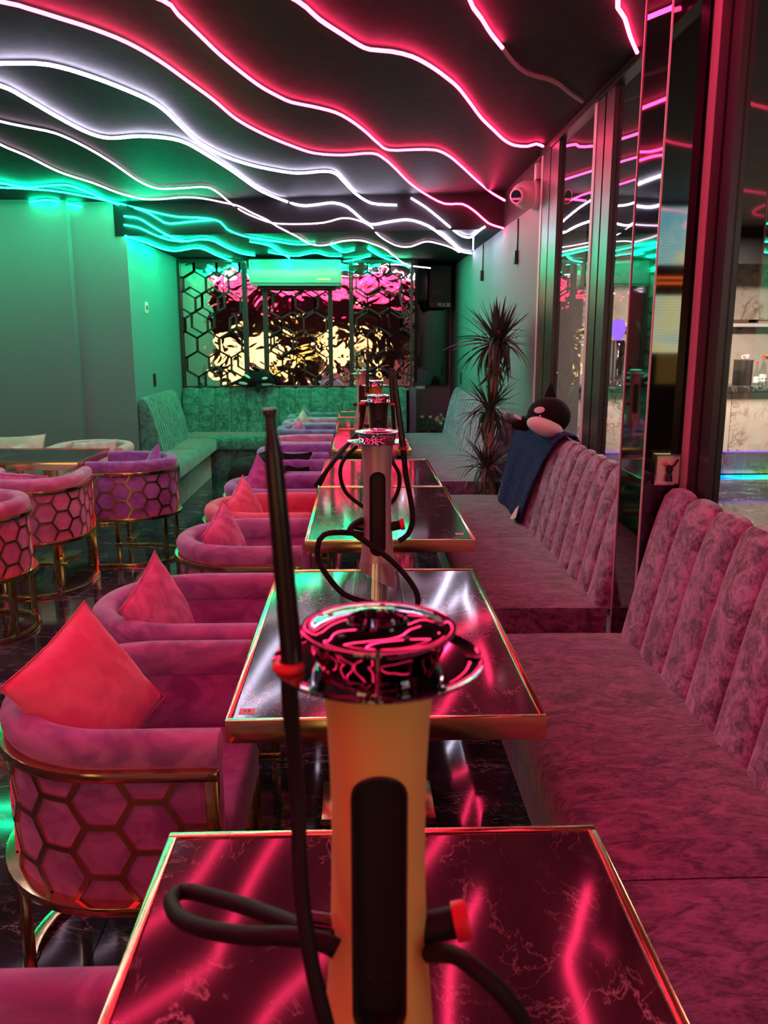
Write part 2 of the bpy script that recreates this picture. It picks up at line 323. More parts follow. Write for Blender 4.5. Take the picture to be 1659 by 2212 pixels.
# world positions of the neon strips and hoses, in metres
STRIPS = {
 'R1': [(-1.293,3.381,2.762),(-1.217,3.444,2.762),(-1.138,3.533,2.762),(-1.042,3.647,2.762),(-0.948,3.803,2.762),(-0.869,4.037,2.762),(-0.805,4.328,2.762),(-0.738,4.642,2.762),(-0.672,5.039,2.762),(-0.560,5.384,2.762),(-0.418,5.690,2.762),(-0.282,5.904,2.762),(-0.099,5.956,2.762),(0.096,5.893,2.762),(0.184,6.066,2.762),(0.278,6.416,2.762),(0.412,6.969,2.762),(0.584,7.510,2.762),(0.746,7.537,2.692),(0.902,7.508,2.684),(1.020,7.485,2.610),(1.119,7.467,2.525),(1.218,7.288,2.462)],
 'R2': [(-0.702,3.350,2.762),(-0.673,3.491,2.762),(-0.634,3.702,2.762),(-0.590,3.942,2.762),(-0.533,4.178,2.762),(-0.473,4.392,2.762),(-0.410,4.548,2.762),(-0.339,4.681,2.762),(-0.235,4.758,2.762),(-0.116,4.875,2.762),(-0.030,5.061,2.762),(0.051,5.308,2.762),(0.126,5.583,2.762),(0.206,5.792,2.762),(0.385,5.773,2.762),(0.507,5.783,2.762),(0.617,5.964,2.762),(0.758,6.351,2.762),(0.929,6.854,2.762),(1.119,7.377,2.762),(0.981,5.843,2.462)],
 'R3': [(-0.217,3.336,2.762),(-0.142,3.522,2.762),(-0.056,3.684,2.762),(0.009,3.802,2.762),(0.058,3.858,2.762),(0.147,3.879,2.762),(0.240,3.942,2.762),(0.332,4.072,2.762),(0.422,4.240,2.762),(0.496,4.401,2.762),(0.587,4.662,2.762),(0.691,4.968,2.762),(0.798,5.229,2.762),(0.912,5.497,2.762),(1.001,5.634,2.762),(1.088,5.658,2.762),(1.128,5.591,2.762),(1.186,5.655,2.762)],
 'R4': [(0.410,3.317,2.762),(0.478,3.494,2.762),(0.538,3.651,2.762),(0.613,3.818,2.762)],
 'U4': [(0.613,3.818,2.762),(0.681,3.978,2.762),(0.759,4.119,2.762),(0.816,4.186,2.762),(0.893,4.240,2.762),(0.964,4.311,2.762),(1.058,4.463,2.762),(1.165,4.619,2.762)],
 'R5': [(0.945,3.301,2.762),(1.026,3.477,2.762),(1.112,3.676,2.762),(1.199,3.859,2.762)],
 'W1': [(-1.587,4.090,2.762),(-1.423,4.085,2.762),(-1.338,4.135,2.762),(-1.251,4.255,2.762),(-1.168,4.413,2.762),(-1.071,4.652,2.762),(-1.034,4.856,2.762),(-1.018,5.196,2.762),(-0.990,5.617,2.762),(-0.904,5.981,2.762),(-0.786,6.251,2.762),(-0.644,6.444,2.762),(-0.454,6.595,2.762),(-0.245,6.518,2.762),(-0.162,6.605,2.762),(-0.099,6.984,2.762),(-0.009,7.528,2.762),(0.111,7.657,2.714),(0.231,7.634,2.696),(0.339,7.614,2.690)],
 'W2': [(-1.728,4.430,2.762),(-1.688,4.670,2.762),(-1.659,4.989,2.762),(-1.615,5.324,2.762),(-1.555,5.485,2.762),(-1.477,5.507,2.762),(-1.323,5.454,2.762),(-1.165,5.498,2.762),(-1.077,5.619,2.762),(-1.015,5.912,2.762),(-0.920,6.504,2.762),(-0.813,7.323,2.762),(-0.665,7.804,2.756),(-0.500,7.772,2.706),(-0.356,7.745,2.710),(-0.213,7.718,2.722),(-0.091,7.695,2.685),(0.009,7.676,2.602),(0.110,7.657,2.534),(0.231,7.634,2.547),(0.391,7.604,2.567),(0.491,7.585,2.557),(0.610,7.563,2.512),(0.724,7.687,2.462),(0.907,8.422,2.462),(1.087,9.172,2.462),(1.232,9.413,2.462)],
 'W3': [(0.462,7.591,2.744),(0.589,7.567,2.665),(0.708,7.544,2.571),(0.768,7.533,2.521),(0.887,7.682,2.462),(0.979,7.923,2.462),(1.034,7.921,2.462),(1.043,7.481,2.466),(1.089,7.472,2.495)],
 'WV': [(1.042,7.921,2.462),(1.136,8.624,2.462),(1.232,9.337,2.454)],
 'W4': [(-2.015,5.121,2.762),(-1.912,5.255,2.762),(-1.803,5.398,2.762),(-1.744,5.730,2.762),(-1.713,6.231,2.762),(-1.711,6.836,2.762),(-1.684,7.155,2.762),(-1.607,7.303,2.762),(-1.408,7.253,2.762),(-1.249,7.205,2.762),(-1.184,7.379,2.762),(-1.127,7.891,2.736),(-1.003,7.867,2.655),(-0.816,7.832,2.580),(-0.712,7.812,2.558),(-0.504,7.773,2.550),(-0.297,7.734,2.558),(-0.133,7.703,2.593),(-0.011,7.680,2.575),(0.110,7.657,2.522),(0.197,7.875,2.462),(0.377,8.647,2.462),(0.523,8.773,2.462),(0.650,8.310,2.462),(0.802,8.508,2.462),(0.953,8.849,2.462),(1.090,9.320,2.462)],
 'W5': [(-2.258,5.706,2.762),(-2.222,6.064,2.762),(-2.196,6.612,2.762),(-2.092,7.044,2.762),(-2.012,7.541,2.762),(-1.889,7.828,2.762),(-1.726,7.823,2.762),(-1.501,7.717,2.762),(-1.354,7.787,2.762),(-1.211,7.907,2.750),(-1.064,7.879,2.715),(-0.940,7.855,2.653),(-0.815,7.832,2.596),(-0.712,7.812,2.531),(-0.556,7.898,2.462),(-0.467,8.546,2.462),(-0.336,8.668,2.462),(-0.145,8.294,2.462),(0.009,8.212,2.462),(0.121,8.446,2.462),(0.271,8.961,2.462),(0.398,9.705,2.462),(0.587,10.280,2.410),(0.863,10.280,2.373)],
 'G1': [(-2.823,7.066,2.762),(-2.764,7.188,2.762),(-2.685,7.270,2.762),(-2.421,7.156,2.762),(-2.317,7.174,2.762),(-2.265,7.479,2.762),(-2.208,8.095,2.761),(-1.948,8.046,2.695),(-1.799,8.018,2.612),(-1.714,8.002,2.578),(-1.475,7.956,2.593),(-1.303,7.924,2.602)],
 'G2': [(-2.911,7.277,2.762),(-2.710,7.336,2.762),(-2.521,7.441,2.762),(-2.315,7.766,2.762),(-2.163,8.086,2.760),(-1.904,8.037,2.694),(-1.646,7.989,2.637),(-1.387,7.940,2.619),(-1.239,7.912,2.585),(-1.178,7.900,2.520),(-1.052,7.877,2.466),(-0.915,8.126,2.462),(-0.765,8.352,2.462),(-0.606,8.592,2.462),(-0.422,8.544,2.462)],
 'G3': [(-3.266,8.131,2.762),(-3.033,8.070,2.762),(-2.766,7.905,2.762),(-2.688,8.033,2.762),(-2.499,8.150,2.732)],
 'G4': [(-2.135,8.081,2.651),(-1.996,8.055,2.628),(-1.868,8.031,2.553),(-1.720,8.003,2.470),(-1.642,8.339,2.462),(-1.481,8.181,2.462),(-1.371,8.292,2.462),(-1.336,8.918,2.462),(-1.274,9.492,2.462),(-1.155,9.752,2.462)],
 'G5': [(-2.141,8.082,2.575),(-2.001,8.056,2.548),(-1.851,8.027,2.480),(-1.770,8.227,2.462),(-1.672,8.379,2.462)],
 'G6': [(-2.138,8.082,2.477),(-2.048,8.391,2.462),(-2.018,9.029,2.462),(-1.926,9.263,2.462),(-1.628,8.972,2.462),(-1.569,9.764,2.462),(-1.492,10.280,2.452),(-1.329,10.280,2.437)],
 'G8': [(-1.030,8.360,2.462),(-0.888,8.685,2.462),(-0.837,9.378,2.462),(-0.790,10.020,2.462)],
 'G9': [(-0.962,9.381,2.462),(-0.835,9.635,2.462),(-0.693,9.792,2.462),(-0.466,9.417,2.462),(-0.329,9.781,2.462),(-0.183,9.777,2.462)],
 'G10': [(-0.267,8.666,2.462),(-0.209,9.115,2.462),(-0.140,9.357,2.462),(-0.039,9.110,2.462)],
 'G11': [(0.105,8.966,2.462),(0.214,9.604,2.462),(0.303,9.987,2.462),(0.531,10.280,2.420),(0.614,10.280,2.383)],
 'G12': [(-0.182,10.280,2.445),(-0.018,10.171,2.462),(0.140,9.767,2.462)],
 'G0': [(-3.347,8.310,2.685),(-3.292,8.300,2.676)],
}
HOSE = {
 'a_tube': [(-0.064,0.600,1.520),(-0.062,0.600,1.486),(-0.059,0.600,1.429),(-0.055,0.600,1.376),(-0.052,0.600,1.329)],
 'a_down': [(-0.055,0.600,1.324),(-0.054,0.600,1.286),(-0.051,0.600,1.231),(-0.049,0.590,1.189),(-0.047,0.570,1.162),(-0.042,0.550,1.133),(-0.036,0.540,1.102),(-0.027,0.530,1.069),(-0.021,0.540,1.027)],
 'a_loop': [(-0.024,0.600,1.084),(-0.057,0.630,1.075),(-0.103,0.680,1.055),(-0.149,0.720,1.039),(-0.178,0.740,1.030),(-0.185,0.720,1.035),(-0.169,0.680,1.047),(-0.138,0.640,1.066),(-0.097,0.610,1.082),(-0.064,0.590,1.097),(-0.034,0.580,1.100),(-0.020,0.575,1.096)],
 'a_right': [(0.055,0.600,1.069),(0.072,0.580,1.085),(0.085,0.560,1.091),(0.102,0.550,1.081),(0.121,0.550,1.055),(0.133,0.550,1.025)],
 'b_tube': [(0.090,2.200,1.489),(0.101,2.200,1.413),(0.111,2.200,1.340),(0.117,2.200,1.281)],
 'b_down': [(0.117,2.200,1.281),(0.121,2.200,1.241),(0.125,2.200,1.204),(0.133,2.200,1.166),(0.142,2.200,1.115),(0.143,2.200,1.077),(0.130,2.200,1.044),(0.107,2.190,1.030)],
 'b_loop': [(0.027,2.100,0.951),(-0.021,2.100,1.026),(-0.030,2.100,1.063),(-0.023,2.120,1.077),(0.010,2.170,1.059),(0.016,2.200,1.045)],
 'b_loop2': [(0.016,2.200,1.045),(-0.045,2.140,1.066),(-0.093,2.120,1.065),(-0.110,2.120,1.034),(-0.106,2.120,0.990),(-0.076,2.120,0.939),(-0.040,2.120,0.901),(0.021,2.120,0.878),(0.089,2.120,0.857),(0.141,2.100,0.863),(0.153,2.100,0.892),(0.137,2.100,0.934),(0.088,2.100,0.994),(0.028,2.100,1.041),(-0.018,2.100,1.075),(-0.024,2.120,1.083),(-0.002,2.180,1.088),(0.023,2.220,1.086)],
 'c_tube': [(0.153,3.550,1.140),(0.147,3.550,1.229),(0.143,3.550,1.291),(0.139,3.550,1.375),(0.133,3.550,1.442)],
 'c_loop': [(0.015,3.550,1.294),(0.011,3.550,1.239),(0.003,3.500,1.185),(-0.026,3.400,1.158),(-0.075,3.300,1.124),(-0.118,3.200,1.075),(-0.155,3.200,1.006)],
 'c_loop2': [(0.049,3.600,1.164),(0.028,3.500,1.181),(-0.011,3.400,1.177),(-0.057,3.300,1.137),(-0.109,3.200,1.084),(-0.173,3.200,1.002)],
 'c_ring': [(-0.011,3.500,1.117),(-0.060,3.450,1.075),(-0.080,3.450,1.017),(-0.061,3.450,0.938),(-0.003,3.450,0.882),(0.046,3.450,0.858),(0.124,3.450,0.877),(0.163,3.450,0.936),(0.167,3.450,1.006),(0.143,3.450,1.055),(0.135,3.500,1.097)],
 'd_tube': [(0.047,4.750,1.257),(0.050,4.750,1.387),(0.053,4.750,1.527)],
 'd_down': [(0.047,4.750,1.252),(0.036,4.750,1.205),(0.025,4.750,1.127),(0.009,4.700,1.053),(-0.009,4.600,1.000)],
}
# ================================================================ the setting
XW, XL, YF, ZN, ZF = 1.25, -2.14, 10.3, 2.78, 2.48
# floor slab with its tiles
fl = empty('floor', kind='structure')
MB().box(-5.0, 7.0, -5.2, 12.2, -0.12, -0.006).build('floor_slab', 'black_matte', fl, smooth=False)
tw, tl_ = 0.70, 1.40
tile_me = [MB().box(0.0015, tw-0.0015, 0.0015, tl_-0.0015, -0.02, 0.0).mesh('floor_tile', smooth=False) for _ in range(1)]
ix = 0
x = -4.9
while x < 6.9:
    y = -5.2
    while y < 12.1:
        if not (x > 3.3 and y < 2.4):
            o = link('floor_tile', tile_me[0], 'floor', fl, (x, y, 0))
        y += tl_
    x += tw
# ceilings
ce = empty('ceiling', kind='structure')
MB().box(-4.9, XW+0.1, -5.2, 8.2, ZN, ZN+0.08).build('near_slab', 'black_paint', ce, smooth=False)
m_ = MB(); k = 0.64/3.39
a0 = (XW+0.1, 7.46-0.1*k*0); a1 = (XL, 8.10)
vs = [(XW+0.1,7.46,ZF),(XW+0.1,7.46,ZN+0.08),(XL,8.10,ZN+0.08),(XL,8.10,ZF),(XW+0.1,12.0,ZF),(XW+0.1,12.0,ZN+0.08),(XL-0.1,12.0,ZN+0.08),(XL-0.1,12.0,ZF),(XL-0.1,8.12,ZF),(XL-0.1,8.12,ZN+0.08)]
m_.add(vs, [(0,1,2,3),(3,2,9,8),(8,9,6,7),(0,3,8,7,4),(1,5,6,9,2),(0,4,5,1),(4,7,6,5)])
m_.build('lower_slab', 'black_paint', ce, smooth=False)
# bar-side ceiling
MB().box(XW+0.12, 7.0, -5.2, 12.2, 2.80, 2.88).build('bar_slab', 'black_paint', ce, smooth=False)
# right wall, plaster below and black band above
wr = empty('wall_right', kind='structure')
MB().box(XW, XW+0.12, 5.86, 11.6, 0, ZF).build('plaster', 'wall', wr, smooth=False)
MB().box(XW, XW+0.12, 5.86, 11.6, ZF, ZN).build('black_band', 'black_paint', wr, smooth=False)
MB().box(XW+0.02, XW+0.12, -5.2, 5.86, 0, 0.42).build('low_wall', 'black_paint', wr, smooth=False)
# left blocks and niche wall
wl = empty('wall_left', kind='structure')
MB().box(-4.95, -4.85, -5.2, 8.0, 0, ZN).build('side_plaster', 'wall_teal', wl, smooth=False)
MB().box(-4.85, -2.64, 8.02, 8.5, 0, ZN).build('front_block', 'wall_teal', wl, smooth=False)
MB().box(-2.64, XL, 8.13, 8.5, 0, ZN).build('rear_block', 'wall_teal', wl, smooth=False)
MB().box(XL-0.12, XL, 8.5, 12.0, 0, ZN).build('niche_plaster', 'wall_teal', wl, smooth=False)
wf = empty('wall_far', kind='structure')
MB().box(XL, 0.68, YF+0.06, YF+0.18, 0, ZF).build('plaster', 'black_paint', wf, smooth=False)
MB().box(0.62, 0.70, YF-0.04, 11.5, 0, 0.97).build('purple_return', plain('purple_paint', (0.16, 0.10, 0.18), 0.6), wf, smooth=False)
MB().box(0.68, 0.72, YF+0.06, 11.5, 1.02, ZF).build('side_return', 'black_paint', wf, smooth=False)
MB().box(0.60, XW+0.12, 11.5, 11.62, 0, ZF).build('recess_plaster', 'wall', wf, smooth=False)
MB().box(0.72, 1.22, 11.44, 11.5, 0.93, ZF).build('black_board', 'black_gloss', wf, smooth=False)
wb = empty('wall_back', kind='structure')
MB().box(-4.95, XW+0.1, -5.3, -5.2, 0, ZN).build('plaster', 'black_paint', wb, smooth=False)
# bar side shell
ws = empty('wall_bar_side', kind='structure')
MB().box(6.9, 7.0, -5.2, 12.2, 0, 2.8).build('side_plaster', 'black_paint', ws, smooth=False)
MB().box(XW+0.12, 7.0, 11.2, 11.3, 0, 2.8).build('marble_cladding', 'marble', ws, smooth=False)
MB().box(XW+0.12, 7.0, -5.3, -5.2, 0, 2.8).build('back_plaster', 'black_paint', ws, smooth=False)
MB().box(XW+0.12, 2.35, 8.9, 9.0, 0, 2.8).build('grey_partition', plain('warm_grey_paint', (0.28, 0.24, 0.24), 0.6), ws, smooth=False)
MB().box(2.4, 6.9, 10.1, 10.2, 2.42, 2.8).build('valance', 'black_matte', ws, smooth=False)
# glazing: posts, panes
wi = empty('window_1', kind='structure')
def post(y0, y1):
    p = MB().box(XW-0.018, XW+0.03, y0, (y0+y1)/2-0.012, 0.40, ZN)
    p.box(XW-0.018, XW+0.03, (y0+y1)/2+0.012, y1, 0.40, ZN)
    p.box(XW-0.008, XW+0.03, (y0+y1)/2-0.012, (y0+y1)/2+0.012, 0.40, ZN)
    f = p.build('mullion', 'frame', wi, smooth=False)
    MB().box(XW-0.022, XW-0.010, y1-0.004, y1+(0.045 if y1 > 3.1 else 0.004), 0.40, ZN).build('edge_trim', 'frame_edge', f, smooth=False)
for y0, y1 in ((5.40, 5.84), (4.27, 4.56), (2.88, 3.06), (1.35, 1.53), (-0.2, -0.02)): post(y0, y1)
for y0, y1 in ((4.56, 5.40), (3.42, 4.27), (1.53, 2.88), (-0.02, 1.35), (-1.6, -0.2)):
    MB().box(XW+0.004, XW+0.012, y0, y1, 0.42, ZN).build('pane', 'window_glass', wi, smooth=False)
MB().box(XW-0.03, XW+0.03, -5.2, 5.86, ZN-0.035, ZN).build('head_rail', 'frame', wi, smooth=False)
MB().box(XW-0.044, XW-0.020, 3.062, 3.075, 0.40, ZN).build('edge_trim', 'frame_edge', wi, smooth=False)
# mirror-black column between the two near benches
t = empty('mirror_column', (1.13, 3.20, 0), 0, 'square column clad in black mirror between the two near benches', 'column')
MB().box(-0.065, 0.075, -0.14, 0.14, 0, ZN-0.002).build('cladding', 'black_gloss', t, smooth=False)
MB().box(-0.069, -0.063, -0.144, -0.138, 0, ZN-0.002).build('edge_trim', 'frame_edge', t, smooth=False)
MB().box(-0.069, -0.063, 0.138, 0.144, 0, ZN-0.002).build('edge_trim', 'frame_edge', t, smooth=False)
# ================================================================ neon strips
LAB = {
'R1': ('led_red', 0.0076, 'long red neon strip closest to the white strips, ending above the far grey wall'),
'R2': ('led_red', 0.0076, 'long wavy red neon strip, second in from the white strips'),
'R3': ('led_red', 0.0083, 'wavy red neon strip whose end reaches the white security camera'),
'R4': ('led_red', 0.0086, 'short red neon strip joined to the unlit grey tube'),
'U4': ('led_off', .0100, 'unlit grey neon tube on the black ceiling'),
'R5': ('led_red', 0.0090, 'red neon strip ending at the top rail of the glass wall'),
'W1': ('led_white', 0.0086, 'thick white neon strip next to the red ones, ending at the ceiling step'),
'W2': ('led_white', 0.0090, 'thick white neon strip crossing the whole ceiling to the far grey wall'),
'W3': ('led_white', 0.0083, 'short thick white neon strip hooking back at the grey wall'),
'WV': ('led_white', 0.0043, 'small vertical white neon strip hanging by the grey wall'),
'W4': ('led_pale', 0.0061, 'thin pale pink neon strip beside the thick white ones'),
'W5': ('led_pale', 0.0061, 'thin pale pink neon strip beside the green ones'),
'G1': ('led_green', 0.0068, 'green neon strip closest to the pale pink strips'),
'G2': ('led_green', 0.0061, 'long green neon strip running to above the air conditioner'),
'G3': ('led_green', 0.0061, 'green neon strip along the top of the grey wall block'),
'G4': ('led_green', 0.0076, 'uppermost green neon strip starting from the niche wall'),
'G5': ('led_green', 0.0068, 'short middle green neon strip starting from the niche wall'),
'G6': ('led_green', 0.0076, 'lowest green neon strip starting from the niche wall'),
'G8': ('led_green', 0.0068, 'short green neon strip ending just above the air conditioner'),
'G9': ('led_green', 0.0061, 'green neon strip passing over the air conditioner'),
'G10': ('led_green', 0.0061, 'shortest green neon strip close to the pale pink strips'),
'G11': ('led_green', 0.0072, 'green neon strip ending over the gap beside the wall speakers'),
'G12': ('led_green', 0.0058, 'short green neon strip right of the air conditioner against the mirror'),
'G0': ('led_green', 0.0061, 'tiny end of green neon strip on the grey wall block'),
}
def extend(pts, d, length, wig=0.16, wl_=1.9, ph=0.0):
    p0 = Vector(pts[0]); d = Vector((d[0], d[1], 0)).normalized(); nrm = Vector((-d.y, d.x, 0))
    t0 = (Vector(pts[0])-Vector(pts[min(2,len(pts)-1)])); t0.z = 0; t0.normalize()
    out = []; s = 0.3
    while s < length:
        q = p0 + d*s + nrm*wig*(math.sin(2*PI*s/wl_+ph)-math.sin(ph)) + (t0-d)*0.3*math.exp(-s)
        q.z = ZN-0.018; out.append(q); s += 0.3
    out = [q for q in out if -4.8 < q.x < 1.22 and -5.1 < q.y < 8.0]
    return list(reversed(out)) + [Vector(p) for p in pts]
EXT = {'R1': 8.2, 'R2': 8.0, 'R3': 7.6, 'R4': 7.4, 'R5': 7.4, 'W1': 5.0, 'W2': 4.5, 'W4': 4.0, 'W5': 3.6, 'G1': 2.6, 'G2': 2.4, 'G3': 1.4, 'G0': 0.9}
STRIPS['WV'] = [(1.05, 7.9, 2.462), (1.05, 7.9, 2.41), (1.05, 7.9, 2.345)]
for kk, (mt, r, lab) in LAB.items():
    P = [Vector(p) for p in STRIPS[kk]]
    if kk in EXT:
        dd = (-0.55, -0.83) if kk[0] == 'R' else ((-0.75, -0.65) if kk[0] == 'W' else (-0.95, -0.25))
        P = extend(P, dd, EXT[kk], 0.16 if kk[0] != 'G' else 0.07, ph=len(kk)+ord(kk[-1])*0.9)
    s_ = MB().tube(crom(P, 0.07), r, 6).build('neon_strip', mt, None)
    tag(s_, lab, 'light strip', 'neon strips along the ceiling')
for i, (x0, y0) in enumerate(((1.2, 2.75), (1.2, 1.45), (1.2, 0.1), (1.2, -1.5))):
    P = [Vector((x0, y0, ZN-0.018)), Vector((x0-0.25, y0-0.30, ZN-0.018)), Vector((x0-0.45, y0-0.62, ZN-0.018))]
    P = extend(list(reversed(P)), (-0.55, -0.83), 6.0, 0.16, ph=i*1.3)
    tag(MB().tube(crom(P, 0.1), 0.0083, 6).build('neon_strip', 'led_red', None), 'red neon strip overhead, seen only as a streak in the near table', 'light strip', 'red neon strips overhead')
# ================================================================ benches
def back_profile(yj, zt=1.02, z0=0.44):
    # (depth, height) from the seat junction up, over the rounded top and down the rear
    pts = [(yj, z0), (yj+0.03, 0.58), (yj+0.06, 0.72), (yj+0.09, 0.85), (yj+0.115, zt-0.09), (yj+0.135, zt-0.035), (yj+0.165, zt-0.006), (yj+0.195, zt-0.004), (yj+0.215, zt-0.03), (yj+0.222, zt-0.09), (yj+0.222, 0.70), (yj+0.222, z0)]
    return pts
CH_CACHE = {}
def channel_mesh(w, yj, zt):
    key = (round(w, 4), yj, zt)
    if key in CH_CACHE: return CH_CACHE[key]
    prof = back_profile(yj, zt); n = len(prof); P = []
    us = [-1, -0.97, -0.85, -0.6, -0.3, 0, 0.3, 0.6, 0.85, 0.97, 1]
    for u in us:
        row = []
        for i, (y, z) in enumerate(prof):
            a = prof[max(i-1, 0)]; b_ = prof[min(i+1, n-1)]
            ty, tz = b_[0]-a[0], b_[1]-a[1]; L = math.hypot(ty, tz); ny, nz = -tz/L, ty/L
            k = 0.024*(1-math.sqrt(max(0, 1-abs(u)**2.6))) if i < 10 else 0
            row.append((u*w/2*0.997, y-ny*k, z-nz*k))
        P.append(row)
    m_ = MB(); m_.grid(P); o = len(m_.v)
    m_.f.append(tuple(range(n))); m_.f.append(tuple((len(us)-1)*n+k for k in reversed(range(n))))
    CH_CACHE[key] = m_.mesh('back_channel'); return CH_CACHE[key]
def bench(loc, rz, L, seats, nch, D0, Dj, label, zt=1.02, back_from=0.0, back_to=None, fab=None):
    t = empty('banquette_bench', loc, rz, label, 'bench', 'velvet banquette benches')
    MB().box(0.02, L-0.02, D0+0.07, Dj+0.2, 0.0, 0.30).build('base', fab or 'bench_seat', t, bevel=0.006)
    x = 0
    for s_ in seats:
        m_ = MB(); x0, x1 = x+0.003, x+s_-0.003
        n = 10; P = []
        # crowned cushion
        for i in range(n+1):
            u = i/n; xx = x0+(x1-x0)*u; row = []
            for (y, z, cr) in ((Dj+0.05, .302, 0), (D0+0.03, .302, 0), (D0+0.004, .315, 0), (D0, .35, 0), (D0, .40, 0), (D0+0.008, .43, .3), (D0+0.03, .449, .7), (D0+0.09, .456, 1), ((D0+Dj)/2, .458, 1), (Dj-0.05, .456, 1), (Dj+0.05, .45, .7)):
                e = min(u, 1-u)*n
                k = 0.012*(1-min(1, e))*cr
                row.append((xx, y, z-k))
            P.append(row)
        m_.grid(P, closed_v=False)
        nn = len(P[0]); m_.f.append(tuple(range(nn))); m_.f.append(tuple(n*nn+k for k in reversed(range(nn))))
        m_.f += [(i*nn, i*nn+nn-1, (i+1)*nn+nn-1, (i+1)*nn) for i in range(n)]
        m_.build('seat_cushion', fab or 'bench_seat', t)
        x += s_
    bt = back_to if back_to is not None else L
    w = (bt-back_from)/nch; me = channel_mesh(w, Dj, zt)
    if fab: me = me.copy()
    for i in range(nch):
        link('back_channel', me, fab or 'bench', t, (back_from+w*(i+0.5), 0, 0))
    return t
R90 = -PI/2
# right-hand benches: local x runs toward the camera, depth toward the glass
bench((0, 3.05, 0), R90, 4.45, (1.50, 1.48, 1.47), 21, 0.487, 1.0, 'long mauve velvet banquette beside the two near tables, running out of the picture', zt=1.03)
bench((0, 5.95, 0), R90, 2.60, (1.31, 1.29), 14, 0.50, 1.0, 'mauve velvet banquette with the navy blanket hanging over its back', zt=1.01, back_to=2.59)
bench((0, 9.95, 0), R90, 3.43, (1.18, 0.96, 1.29), 19, 0.50, 0.99, 'far velvet banquette behind the tall dracaena, lit green and white', zt=1.0)
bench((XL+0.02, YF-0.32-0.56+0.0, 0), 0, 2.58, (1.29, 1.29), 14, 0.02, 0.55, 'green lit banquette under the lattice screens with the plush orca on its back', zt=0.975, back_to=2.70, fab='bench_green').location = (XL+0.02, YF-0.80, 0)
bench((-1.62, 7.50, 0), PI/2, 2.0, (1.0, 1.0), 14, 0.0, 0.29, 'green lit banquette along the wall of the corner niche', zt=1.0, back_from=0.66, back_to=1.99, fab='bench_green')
# ================================================================ lounge chairs
velv = {
 'mauve': velvet('velvet_mauve', (0.52, 0.34, 0.62), (0.30, 0.18, 0.40)),
 'pink':  velvet('velvet_pink', (0.74, 0.38, 0.58), (0.54, 0.22, 0.40)),
 'coral': velvet('velvet_coral', (0.88, 0.27, 0.34), (0.74, 0.17, 0.25)),
 'violet':velvet('velvet_violet', (0.42, 0.24, 0.60), (0.26, 0.12, 0.42)),
 'cream': velvet('velvet_cream', (0.75, 0.55, 0.52), (0.6, 0.42, 0.42)),
 'blue':  velvet('velvet_blue', (0.28, 0.24, 0.50), (0.18, 0.14, 0.36)),
 'teal':  velvet('velvet_teal', (0.16, 0.30, 0.32), (0.08, 0.18, 0.2)),  # green light at the row's far end put into the velvet
}
CR, CXF = 0.30, 0.25
def upath(n=26, ns=7, R=CR, xf=CXF):
    out = []
    for i in range(ns): out.append((xf-(xf)*i/ns, -R, 0, -1))
    for i in range(n+1):
        a = -PI/2 - PI*i/n; out.append((R*math.cos(a), R*math.sin(a), math.cos(a), math.sin(a)))
    for i in range(1, ns+1): out.append((xf*i/ns, R, 0, 1))
    return out
ULEN = 2*CXF + PI*CR
def uat(s):
    if s < CXF: return (CXF-s, -CR, 0, -1)
    if s < CXF+PI*CR:
        a = -PI/2-(s-CXF)/CR; return (CR*math.cos(a), CR*math.sin(a), math.cos(a), math.sin(a))
    return (s-CXF-PI*CR, CR, 0, 1)
